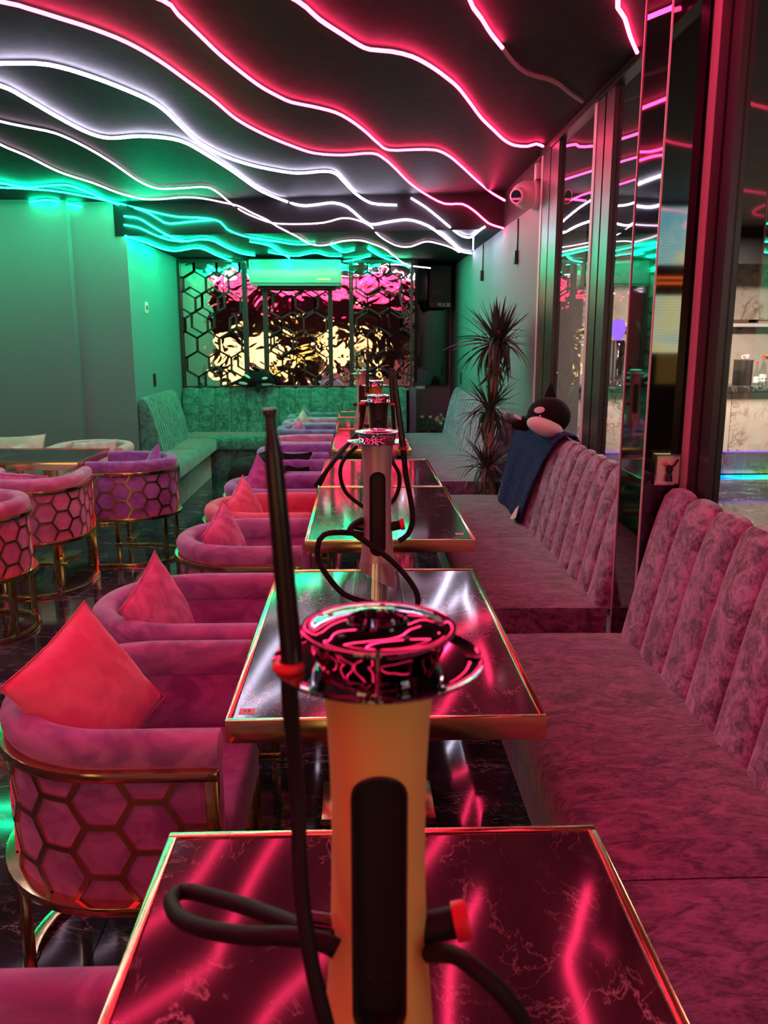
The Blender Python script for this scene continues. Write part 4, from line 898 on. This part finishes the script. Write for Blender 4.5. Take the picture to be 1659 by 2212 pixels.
for i in range(5):
    x0, x1 = PX[i], PX[i+1]; wide = x1-x0 > .4
    t = empty('lattice_screen', ((x0+x1)/2, YF-.01, zz0), 0, ['black hexagon lattice screen beside the niche wall', 'narrow plain framed mirror bay beside the plush orca', 'black hexagon lattice screen under the air conditioner', 'narrow plain framed mirror bay under the corner of the air conditioner', 'black hexagon lattice screen beside the wall speakers'][i], 'screen', 'framed screens on the far wall')
    w2 = (x1-x0)/2; fr = MB()
    for a in ((-w2, -w2+.026, 0, zz1-zz0), (w2-.026, w2, 0, zz1-zz0), (-w2+.026, w2-.026, 0, .03), (-w2+.026, w2-.026, zz1-zz0-.03, zz1-zz0)):
        fr.box(a[0]+.001, a[1]-.001, -.02, .02, a[2], a[3])
    fr.build('frame', 'lattice_black', t, smooth=False)
    if wide:
        E_ = hexedges(-w2, w2, 0, zz1-zz0, .155, .05+.07*i, .06, .80, rnd) | hexedges(-w2, w2, 0, zz1-zz0, .155, .13+.05*i, .11, .26, rnd)
        segs = []
        for p, q in sorted(E_):
            c = clipseg(p, q, -w2+.02, w2-.02, .02, zz1-zz0-.02)
            if c: segs.append(((p[0]+(q[0]-p[0])*c[0], p[1]+(q[1]-p[1])*c[0]), (p[0]+(q[0]-p[0])*c[1], p[1]+(q[1]-p[1])*c[1])))
        E_ = linked(segs, w2, zz1-zz0)
        m_ = MB()
        for p, q in E_:
            c = clipseg(p, q, -w2+.02, w2-.02, .02, zz1-zz0-.02)
            if not c: continue
            ax, az = p[0]+(q[0]-p[0])*c[0], p[1]+(q[1]-p[1])*c[0]; bx, bz = p[0]+(q[0]-p[0])*c[1], p[1]+(q[1]-p[1])*c[1]
            L = math.hypot(bx-ax, bz-az); T = Matrix.Translation(((ax+bx)/2, 0, (az+bz)/2)) @ Matrix.Rotation(-math.atan2(bz-az, bx-ax), 4, 'Y')
            m_.box(-L/2-.006, L/2+.006, -.006, .006, -.0075, .0075, T)
        m_.build('hexagon_lattice', 'lattice_black', t, smooth=False)
# wall speaker and a stand-in for its reflection
def text_mesh(body, size, ext=.001):
    c = bpy.data.curves.new('t', 'FONT'); c.body = body; c.size = size; c.align_x = 'CENTER'; c.align_y = 'CENTER'; c.extrude = ext
    tmp = bpy.data.objects.new('tmp', c); COL.objects.link(tmp)
    dg = bpy.context.evaluated_depsgraph_get(); me = bpy.data.meshes.new_from_object(tmp.evaluated_get(dg)); bpy.data.objects.remove(tmp); return me
t = empty('wall_speaker', (1.04, 10.92, 2.20), 0, 'big black wall speaker with white lettering in the far corner', 'speaker')
MB().box(-.15, .15, -.02, .28, -.27, .27).build('cabinet', 'black_matte', t, bevel=.02, seg=3)
MB().box(-.135, .135, -.032, -.0205, -.19, .25).build('grille', plain('speaker_grille', (.02,.02,.022), .6), t, bevel=.006)
P = []
MB().tube([(.11*math.cos(a), -.034, .02+.11*math.sin(a)) for a in [i*2*PI/28 for i in range(29)]], .004, 6).build('woofer_ring', 'tube_metal', t)
MB().tube([(.055*math.cos(a), -.034, .185+.04*math.sin(a)) for a in [i*2*PI/20 for i in range(21)]], .003, 6).build('tweeter_ring', 'tube_metal', t)
link('lettering', text_mesh('PULSE', .062), 'white_plastic', t, (.055, -.0222, -.232), (PI/2, 0, 0))
MB().box(-.03, .03, .28, .56, -.03, .03).build('bracket', 'black_matte', t, bevel=.004)
t = empty('wall_speaker', (.84, 11.05, 2.23), math.radians(-14), 'smaller speaker with a green sheen beside the lattice screen', 'speaker')  # added body in place of the big speaker's mirrored image
MB().box(-.11, .07, -.02, .18, -.22, .22).build('cabinet', 'black_matte', t, bevel=.03, seg=3)
MB().box(-.095, .055, -.03, -.0205, -.19, .19).build('grille', plain('glossy_grille', (.06,.07,.065), .25), t, bevel=.01)
MB().box(-.03, .02, .18, .45, -.03, .03).build('bracket', 'black_matte', t, bevel=.004)
MB().tube(crom([(-.01,.1,-.21),(-.0,.12,-.28),(.04,.13,-.33)], .02), .02, 8).build('cable_gland', 'black_matte', t)
# small lettered plate at the corner of the far bench
t = empty('letter_plate', (.73, 9.93, .985), 0, 'small dark plate with pale letters on the corner of the far wall', 'sign')
MB().box(-.05, .05, -.006, 0, -.035, .035).build('plate', 'frame', t, smooth=False)
link('lettering', text_mesh('HINC', .045), 'paper', t, (0, -.0075, 0), (PI/2, 0, 0))
# little framed figure hanging on the mirror column
t = empty('framed_figure', (1.155, 3.058, 1.085), 0, 'small framed white panel with a dark and orange figure on the mirror column', 'picture')
MB().box(-.048, .040, -.010, 0, -.055, .055).build('backing', 'white_plastic', t, bevel=.001)
fr = MB()
for a in ((-.052,-.046,-.058,.058),(.038,.044,-.058,.058),(-.046,.038,.052,.058),(-.046,.038,-.058,-.052)): fr.box(a[0], a[1], -.016, .001, a[2], a[3])
fr.build('frame', 'chrome', t, smooth=False)
f_ = MB().lathe([(.001,-.045),(.014,-.042),(.012,-.025),(.008,-.012),(.013,0),(.012,.012),(.001,.02)], 12, Matrix.Translation((0,-.02,0)))
f_.tube([(0,-.02,.005),(.018,-.022,.02),(.030,-.022,.040)], .004, 6); f_.tube([(0,-.02,-.012),(-.010,-.022,-.020),(-.012,-.022,-.036)], .004, 6)
f_.build('figure', 'black_matte', t)
MB().lathe([(.001,-.008),(.010,0),(.001,.010)], 8, Matrix.Translation((-.016,-.022,.022))).build('orange_fin', 'orange', t)
# ================================================================ plush orcas
def loft(st, n=24, sq=2.0):
    # st: (center, rx, rz, direction angle about Z) along a spine; ellipse sections
    m_ = MB(); P = []
    for (c, rx, rz, ang) in st:
        c = Vector(c); a = Vector((math.cos(ang), math.sin(ang), 0))
        P.append([c+a*rx*math.cos(2*PI*k/n)+Vector((0,0,1))*rz*math.sin(2*PI*k/n) for k in range(n)])
    m_.grid(P, closed_v=True); o = len(m_.v); m_.f.append(tuple(range(n))); m_.f.append(tuple((len(P)-1)*n+k for k in reversed(range(n)))); return m_
def fin(pts, th):
    # flat padded fin from an outline in (u, v) mapped by the caller
    c = sum((Vector(p) for p in pts), Vector())/len(pts); k = len(pts)
    nrm = (Vector(pts[1])-Vector(pts[0])).cross(Vector(pts[2])-Vector(pts[0])).normalized()
    m_ = MB(); inner = [Vector(p).lerp(c, .35) for p in pts]
    V = [Vector(p) for p in pts]+[p+nrm*th for p in inner]+[p-nrm*th for p in inner]
    F = [(i, (i+1) % k, (i+1) % k+k, i+k) for i in range(k)]+[((i+1) % k, i, i+2*k, (i+1) % k+2*k) for i in range(k)]+[tuple(range(k, 2*k)), tuple(reversed(range(2*k, 3*k)))]
    return m_.add(V, F)
def patch(center, nrm, rx, ry, spin=0, dome=.006, outline=None):
    n = Vector(nrm).normalized(); a = Vector((0,0,1)).cross(n).normalized(); b_ = n.cross(a)
    R = Matrix((a, b_, n)).transposed().to_4x4(); T = Matrix.Translation(center) @ R @ Matrix.Rotation(math.radians(spin), 4, 'Z') @ Matrix.Diagonal((rx, ry, 1, 1))
    return MB().lathe([(1,0),(.9,dome*.5),(.6,dome*.9),(.001,dome)], 20, T)
# side-on orca lying on the far bench back: nose toward +X
t = empty('plush_orca', (-1.25, 10.13, .985), 0, 'black and white plush orca lying along the top of the far banquette', 'soft toy')
st = []
for (x, r, z) in ((-.27,.012,.045),(-.22,.028,.05),(-.15,.052,.062),(-.07,.078,.08),(.02,.09,.092),(.10,.088,.09),(.17,.072,.078),(.22,.050,.066),(.245,.024,.058),(.252,.004,.056)):
    st.append(((x,0,z), r, r*.95, PI/2))
loft(st).build('body', 'plush_black', t)
fin([(-.03,0,.15),(-.075,0,.205),(-.055,0,.215),(.02,0,.185),(.05,0,.165)], .012).build('dorsal_fin', 'plush_black', t)
fin([(-.255,0,.05),(-.30,-.05,.03),(-.35,-.09,-.02),(-.33,-.03,.02),(-.31,0,.04),(-.33,.05,.03),(-.28,.06,.05)], .01).build('tail_fluke', 'plush_black', t)
fin([(.03,-.06,.05),(.10,-.065,.045),(.10,-.10,-.01),(.05,-.125,-.075),(.02,-.10,-.03)], .012).build('flipper', 'plush_black', t)
patch((.135,-.083,.105), (0.15,-1,.35), .034, .016, 8).build('eye_patch', 'plush_white', t)
patch((-.125,-.062,.045), (-.15,-1,-.3), .055, .018, -8).build('flank_patch', 'plush_white', t)
patch((-.075,-.07,.13), (0,-1,.9), .050, .016, -38).build('saddle_patch', 'plush_white', t)
patch((.13,-.055,.028), (.1,-1,-1.3), .10, .025, 4).build('belly_patch', 'plush_white', t)
# orca with its face toward the room, on the near bench back
t = empty('plush_orca', (1.13, 4.92, 1.005), 0, 'plush orca with a big white chin sitting on the navy blanket', 'soft toy')
Rm = Matrix.Rotation(math.radians(20), 4, 'Z')
hd = MB()
P = []
for i in range(15):
    th = PI*i/14; P.append([Vector((.128*math.sin(th)*math.cos(2*PI*k/24), .15*math.sin(th)*math.sin(2*PI*k/24)+.02, .105+.112*math.cos(th))) for k in range(24)])
hd.grid(P, closed_v=True); hd.build('head', 'plush_black', t)
P = []
for i in range(13):
    th = PI*i/12; P.append([Vector((-.045+.108*math.sin(th)*math.cos(2*PI*k/24)+.04*math.cos(th)*-1*0, -.088+.082*math.sin(th)*math.sin(2*PI*k/24), .050+.056*math.cos(th)-.25*(.108*math.sin(th)*math.cos(2*PI*k/24)))) for k in range(24)])
MB().grid(P, closed_v=True).build('white_chin', 'plush_white', t)
patch((-.082,-.09,.150), (-.75,-.95,.55), .034, .020, 5).build('eye_patch', 'plush_white', t)
MB().lathe([(.001,0),(.005,.002),(.001,.006)], 10, Matrix.Translation((-.078,-.105,.118)) @ Matrix.Rotation(1.2, 4, 'X')).build('eye', 'chrome', t)
st = [((.0+.01*i, .06+.07*i, .09-.012*i), r, r*.9, 0) for i, r in enumerate((.115,.112,.095,.075,.052,.03))]
loft(st).build('body', 'plush_black', t)
fin([(-.02,.10,.19),(.0,.12,.24),(.035,.15,.30),(.05,.15,.25),(.075,.14,.17)], .016).build('dorsal_fin', 'plush_black', t)
fin([(-.09,-.02,.06),(-.08,-.06,.09),(-.17,-.05,.10),(-.23,-.02,.07),(-.22,.0,.035),(-.13,0,.02)], .022).build('flipper', 'plush_black', t)
fin([(.05,.42,.03),(.0,.44,.04),(-.10,.50,.03),(-.20,.50,.03),(-.17,.44,.02),(-.05,.40,.02)], .02).build('tail_fluke', 'plush_black', t)
patch((-.20,-.05,.105), (-.4,-1,.5), .028, .010, -30).build('fin_lining', 'plush_white', t)
# ================================================================ navy blanket
prof = []
base = back_profile(1.0, 1.01)
bp = [Vector((p[0], p[1])) for p in base[:9]]
fine = []
for i in range(len(bp)-1):
    n = max(1, int((bp[i+1]-bp[i]).length/.006))
    for k in range(n): fine.append(bp[i].lerp(bp[i+1], k/n))
fine.append(bp[-1])
P = []
NY = 90
for j, p in enumerate(fine):
    q = fine[min(j+1, len(fine)-1)]; p_ = fine[max(j-1, 0)]; d = (q-p_).normalized(); nx, nz = -d.y, d.x
    f_ = j/len(fine); row = []
    for i in range(NY+1):
        u = i/NY
        ya = 4.92-.34*f_**1.5; yb = 5.86-.10*(1-f_)+.0
        y = ya+(yb-ya)*u
        rib = abs(math.sin(PI*(j+.35*math.sin(i*.21))/3.1))*.010+.0015*math.sin(i*PI/1.5)
        fold = .012*math.sin(u*9+f_*2)*(1-f_)+.010*math.sin(u*17+1)*(1-f_)
        o_ = .016+rib+max(0, fold+.004)
        row.append((p.x+nx*o_, y, p.y+nz*o_+(0.012 if f_ < .02 else 0)))
    P.append(row)
m_ = MB().grid(P)
bl = m_.build('throw_blanket', 'blanket', None)
sol = bl.modifiers.new('thickness', 'SOLIDIFY'); sol.thickness = .008
tag(bl, 'navy blue ribbed chenille blanket hanging over the bench back', 'blanket')
tg = MB().add([(0.935,4.96,.475),(0.935,5.03,.468),(0.965,5.02,.53),(0.975,4.97,.56),(.945,4.90,.50)], [(0,1,2,3),(0,3,4)]).build('care_tag', 'paper', bl, smooth=False)
s2 = tg.modifiers.new('t', 'SOLIDIFY'); s2.thickness = .0015
# ================================================================ black coat over a chair
P = []
cx, cy = -0.485, 5.50
prof = [(-.105,.52),(-.095,.62),(-.085,.70),(-.072,.752),(-.03,.775),(.02,.772),(.06,.745),(.085,.69),(.10,.60),(.115,.48),(.13,.36),(.145,.24),(.155,.13)]
up_ = upath(40, 10)
for i, (x, y, nx, ny) in enumerate(up_[9:-14]):
    row = []
    for k, (o_, z) in enumerate(prof):
        f_ = max(0, (k-6))/6; g = max(0, (2-k))/2
        w_ = .020*f_*math.sin(i*.85)+.016*f_*math.sin(i*.37+1)+.010*g*math.sin(i*.9)+.006*math.sin(i*1.3+k*.8)*min(1, k/3)
        zz = z + (.08*f_*math.sin(i*.21+.6)) - (.0 if k else .05*math.sin(i*.3))
        row.append((cx+x+nx*(o_+w_+.01*f_), cy+y+ny*(o_*(.6 if abs(ny) > .9 else 1)+w_*.4), zz))
    P.append(row)
co = MB().grid(P).build('black_coat', 'coat', None)
sol = co.modifiers.new('thickness', 'SOLIDIFY'); sol.thickness = .006
tag(co, 'black coat thrown over the back of a violet tub chair', 'coat')
fold_ = MB().grid([[(-.70+.36*u+.015*math.sin(9*v), 5.73+.075*math.cos(v*2.2)-.004*math.sin(14*u), .775+.012*math.sin(9*u+3*v)*v-.20*v*v*(.7+.5*u)+.012*math.sin(7*u)) for u in [i/18 for i in range(19)]] for v in [j/9 for j in range(10)]]).build('sleeve', 'coat', co)
sol = fold_.modifiers.new('thickness', 'SOLIDIFY'); sol.thickness = .010
# ================================================================ dracaena
def leaf_mesh(L, w_, droop, seed):
    r_ = random.Random(seed); n = 8; P = []
    for i in range(n+1):
        s_ = i/n; x = L*s_*math.cos(droop*s_*.55); z = -L*s_*math.sin(droop*s_*.55)
        wd = w_*(.55+.45*min(1, s_*5))*(1-s_**2.2)+.0004
        P.append([(x, -wd, z+wd*.35), (x, 0, z), (x, wd, z+wd*.35)])
    m_ = MB().grid(P); return m_.mesh('leaf')
t = empty('dracaena', (1.0, 6.20, 0), 0, 'tall dracaena with spiky tufts standing in the gap between the banquettes', 'plant')
lm = [leaf_mesh(L, .0125, d, k) for k, (L, d) in enumerate(((.34, .25), (.36, .7), (.33, 1.2), (.30, 1.9), (.38, 2.3), (.28, .1)))]
for me in lm: me.materials.append(M['leaf'])
lm2 = [m2.copy() for m2 in lm]
for me in lm2: me.materials[0] = M['leaf_edge']
MB().lathe([(.10,0),(.12,.01),(.135,.26),(.14,.28),(.125,.28),(.12,.25),(.001,.25)], 32).build('pot', 'black_matte', t)
def trunk(pts, r): return MB().tube(crom(pts, .02), r, 10).build('trunk', 'trunk', t)
trunk([(.02,0,.25),(.0,0,.6),(-.015,.01,.95),(-.0,0,1.15),(.01,0,1.40),(.02,0,1.50)], .028)
trunk([(-.03,.03,.25),(-.06,.02,.55),(-.035,.02,.9),(-.02,0,1.02)], .020)
trunk([(-.07,-.03,.25),(-.08,-.03,.5)], .015)
for a in (.3, 1.6, 2.9, 4.2, 5.3):
    MB().tube([(.01+.01*math.cos(a), .01*math.sin(a), 1.33), (.02+.035*math.cos(a), .035*math.sin(a), 1.50)], .010, 6).build('branchlet', 'trunk', t)
    MB().tube([(-.02+.01*math.cos(a), .01*math.sin(a), .86), (-.02+.03*math.cos(a), .03*math.sin(a), 1.02)], .008, 6).build('branchlet', 'trunk', t)
rnd = random.Random(11)
def tuft(c, n, lo, hi, sc_, red=.15):
    for i in range(n):
        el = math.radians(lo+(hi-lo)*((i+.5)/n)**.9+rnd.uniform(-7, 7)); az = i*2.39996+rnd.uniform(-.2, .2)
        k = 5 if el > 1.0 else (0 if el > .6 else (1 if el > .2 else (2 if el > -.15 else rnd.choice((3, 4)))))
        me = (lm2 if rnd.random() < red else lm)[k]
        o = bpy.data.objects.new('leaf', me); COL.objects.link(o); o.parent = t
        o.location = (c[0]+.022*math.cos(az), c[1]+.022*math.sin(az), c[2]+rnd.uniform(-.03, .05))
        s_ = sc_*rnd.uniform(.82, 1.12)
        rx = .36*s_*math.cos(el)*math.cos(az)
        if rx > .2: s_ *= .2/rx
        o.rotation_euler = (rnd.uniform(-.5, .5), -el, az); o.scale = (s_, s_, s_)
tuft((.02, 0, 1.52), 140, -55, 88, 1.08)
tuft((-.02, 0, 1.04), 80, -50, 85, .86)
tuft((-.04, -.01, .60), 75, -45, 80, .8)
# flowering plant behind the far bench seat
t = empty('flower_bowl', (.93, 10.9, .22), 0, 'low bowl of green leaves and white flowers in the far corner', 'plant')
MB().lathe([(.07,0),(.14,.06),(.16,.13),(.145,.13),(.001,.11)], 28).build('bowl', 'black_matte', t)
MB().box(-.2, .2, -.2, .2, -.22, -.001).build('plinth', 'black_matte', t, bevel=.004)
m_ = MB()
for i in range(260):
    a = rnd.uniform(0, 2*PI); r_ = .22*math.sqrt(rnd.random()); h_ = .13+.22*(1-(r_/.24)**2)*rnd.uniform(.4, 1.2)
    T = Matrix.Translation((r_*math.cos(a), r_*math.sin(a), h_)) @ Euler((rnd.uniform(-1,1), rnd.uniform(-1,1), a)).to_matrix().to_4x4() @ Matrix.Scale(rnd.uniform(.7,1.4), 4)
    m_.add([T @ Vector(p) for p in ((0,0,0),(.02,.012,.004),(.05,0,0),(.02,-.012,.004))], [(0,1,2,3)])
tag(m_.build('leaves', 'green_leaf', t, smooth=False), kind='stuff')
for i in range(12):
    a = rnd.uniform(0, 2*PI); r_ = .2*math.sqrt(rnd.random())
    f_ = MB().lathe([(.001,0),(.012,.004),(.022,.014),(.018,.016),(.001,.008)], 10, Matrix.Translation((r_*math.cos(a), r_*math.sin(a)-.03, .22+rnd.uniform(0,.13))) @ Matrix.Rotation(1.0, 4, 'X'))
    f_.build('flower', 'petal', t)
# ================================================================ the bar beyond the glass
t = empty('bar_counter', (0, 9.3, 0), 0, 'marble fronted bar counter beyond the glass with a dark stone top', 'counter')
for i in range(5):
    x0 = 2.45+i*.87
    MB().box(x0+.003, x0+.867, 0, .05, .30, .965).build('marble_panel', 'marble', t, bevel=.002, smooth=False)
    MB().box(x0+.003, x0+.867, .08, .12, .03, .295).build('plinth_panel', 'marble', t, smooth=False)
MB().box(2.42, 6.85, -.04, .6, .965, 1.03).build('stone_top', 'counter_stone', t, bevel=.003)
MB().box(2.45, 6.8, .12, .58, .0, .965).build('carcass', 'black_matte', t, smooth=False)
tag(MB().tube([(2.45+.2*i, 9.28, .012) for i in range(22)], .014, 6).build('neon_strip', 'led_bar', None), 'blue to green neon strip on the floor along the bar', 'light strip')
tag(MB().tube([(2.45+.2*i, 9.31, .292) for i in range(22)], .008, 6).build('neon_strip', 'led_violet', None), 'faint violet neon strip under the marble panels of the bar', 'light strip')
t = empty('wall_shelf', (0, 11.0, 1.70), 0, 'pale shelf on the marble wall behind the bar', 'shelf')
MB().box(2.6, 6.8, -.02, .2, 0, .05).build('board', 'white_plastic', t, bevel=.003)
t = empty('white_box', (4.69, 11.03, 1.75), 0, 'small white box at the end of the bar shelf', 'box'); MB().box(-.05,.05,-.05,.05,0,.16).build('carton', 'white_plastic', t, bevel=.002); MB().box(-.052,.052,-.052,.052,.155,.175).build('lid', 'frame', t, bevel=.002)
for k, (x, z, c, lab) in enumerate(((4.95, 1.752, 'wood', 'brown tray lying on the bar shelf'), (5.22, 1.752, 'sticker', 'pinkish tray stacked further along the bar shelf'))):
    t = empty('serving_tray', (x+.05, 11.03, z), 0, lab, 'tray'); MB().box(-.2,.2,-.07,.07,0,.012).build('base', c, t, bevel=.002)
    m_ = MB()
    for a in ((-.2,.2,-.07,-.062),(-.2,.2,.062,.07),(-.2,-.192,-.062,.062),(.192,.2,-.062,.062)): m_.box(*a, .012, .04)
    m_.build('rim', 'wood', t, smooth=False)
t = empty('black_crate', (4.40, 9.55, 1.032), 0, 'tall black box standing on the bar', 'box')
MB().box(-.07,.07,-.1,.1,0,.28).build('carton', 'black_matte', t, bevel=.004); MB().box(-.072,.072,-.102,.102,.262,.285).build('lid', 'frame', t, bevel=.002)
t = empty('tea_cup', (4.42, 9.52, 1.318), 0, 'small cup on top of the black box on the bar', 'cup')
MB().lathe([(.02,0),(.028,.01),(.034,.05),(.036,.055),(.032,.05),(.024,.01),(.001,.008)], 20).build('bowl', 'white_plastic', t)
MB().tube(crom([(-.033,0,.045),(-.055,0,.04),(-.055,0,.02),(-.03,0,.012)], .005), .004, 6).build('handle', 'white_plastic', t)
def bottle(x, y, h_, lab, cap, s_=1.0):
    t = empty('bottle', (x, y, 1.032), 0, lab, 'bottle', 'bottles on the bar')
    MB().lathe([(.030*s_,0),(.034*s_,.01),(.034*s_,h_*.45),(.026*s_,h_*.58),(.012*s_,h_*.72),(.011*s_,h_*.92),(.013*s_,h_*.93)], 20).build('glass', 'vase', t)
    MB().lathe([(.0145*s_,h_*.90),(.0145*s_,h_),(.001,h_)], 14).build('cap', cap, t)
    MB().lathe([(.0345*s_,h_*.12),(.0345*s_,h_*.36)], 20, cap=False).build('label', 'white_plastic' if cap == 'red' else 'blue_label', t)
M['blue_label'] = plain('blue_label', (.05,.2,.6), .5)
bottle(4.52, 9.46, .27, 'short clear bottle with a red cap next to the black box on the bar', 'red')
bottle(4.61, 9.50, .34, 'tallest clear bottle with a red neck on the bar', 'red', 1.2)
bottle(4.71, 9.45, .24, 'small clear bottle with a red cap behind the wire rack', 'red')
bottle(4.82, 9.52, .26, 'bottle with a blue label at the picture edge on the bar', 'frame', 1.2)
t = empty('wire_rack', (4.64, 9.36, 1.032), 0, 'black wire bottle rack standing on the bar', 'rack')
m_ = MB()
for x in (-.14,-.09,-.05,-.01,.03,.07,.12): m_.tube([(x,0,0),(x,0,.08)], .003, 5)
m_.tube([(-.14,0,.08),(.12,0,.08)], .004, 5); m_.tube([(-.14,0,.003),(.12,0,.003)], .004, 5); m_.tube([(-.14,0,0),(-.07,0,.13),(-.05,0,0)], .004, 5); m_.tube([(.05,0,0),(.11,0,.13),(.14,0,0)], .004, 5)
m_.build('wires', 'black_matte', t)
t = empty('yellow_bowl', (4.84, 9.68, 1.30), 0, 'yellow dish above the dark bottles on the bar', 'dish')
MB().lathe([(.06,0),(.13,.03),(.17,.06),(.16,.06),(.12,.035),(.001,.012)], 24).build('dish', 'yellow', t); MB().lathe([(.07,-.268),(.05,-.1),(.05,0)], 16).build('stand', 'black_matte', t)
t = empty('steel_urn', (2.92, 9.5, 1.032), 0, 'tall polished steel urn on the bar seen through the second pane', 'urn')
MB().lathe([(.085,0),(.09,.01),(.09,.46),(.08,.50),(.02,.52),(.001,.52)], 32).build('drum', 'chrome', t)
MB().lathe([(.05,.52),(.085,.62),(.06,.72),(.001,.74)], 20).build('lid_light', 'led_violet', t)  # lid set to emit violet for its blue-lit look
# video wall on the bar side, mirrored in the black column
t = empty('video_wall', (3.0, -2.0, 0), 0, 'video screens glowing blue green, seen only as a reflection in the mirror column', 'screen')
MB().box(-.8, 1.6, -.1, 0, 0.0, 2.79).build('housing', 'black_matte', t, smooth=False)
MB().box(-.75, .70, 0.001, .012, 2.24, 2.76).build('upper_screen', 'video', t, smooth=False)
MB().box(-.75, .70, 0.001, .012, 1.42, 1.96).build('lower_screen', 'video', t, smooth=False)
MB().tube([(-.7, .02, 2.12), (.65, .02, 2.12)], .012, 6).build('orange_tube', 'led_orange', t); MB().tube([(-.7, .02, 2.07), (.65, .02, 2.07)], .012, 6).build('orange_tube', 'led_orange', t)
# lit shop front behind the camera, seen in the foil mirror
t = empty('window_2', (0, -5.18, 0), kind='structure')
for i, (x0, x1, z0, z1, mt) in enumerate(((-4.3,-3.3,.5,1.55,'warm_window'),(-3.2,-2.3,.6,1.5,'warm_window'),(-1.9,-1.5,.95,1.5,'amber_lamp'),(-1.2,-.5,.7,1.65,'warm_window'),(.1,.35,.4,1.9,'warm_window'))):
    p = MB().box(x0, x1, 0, .012, z0, z1).build('lit_pane', mt, t, smooth=False)
    m_ = MB()
    for a in ((x0-.04,x0,z0-.04,z1+.04),(x1,x1+.04,z0-.04,z1+.04),(x0,x1,z0-.04,z0),(x0,x1,z1,z1+.04)): m_.box(a[0],a[1],0,.03,a[2],a[3])
    m_.build('pane_frame', 'frame', p, smooth=False)
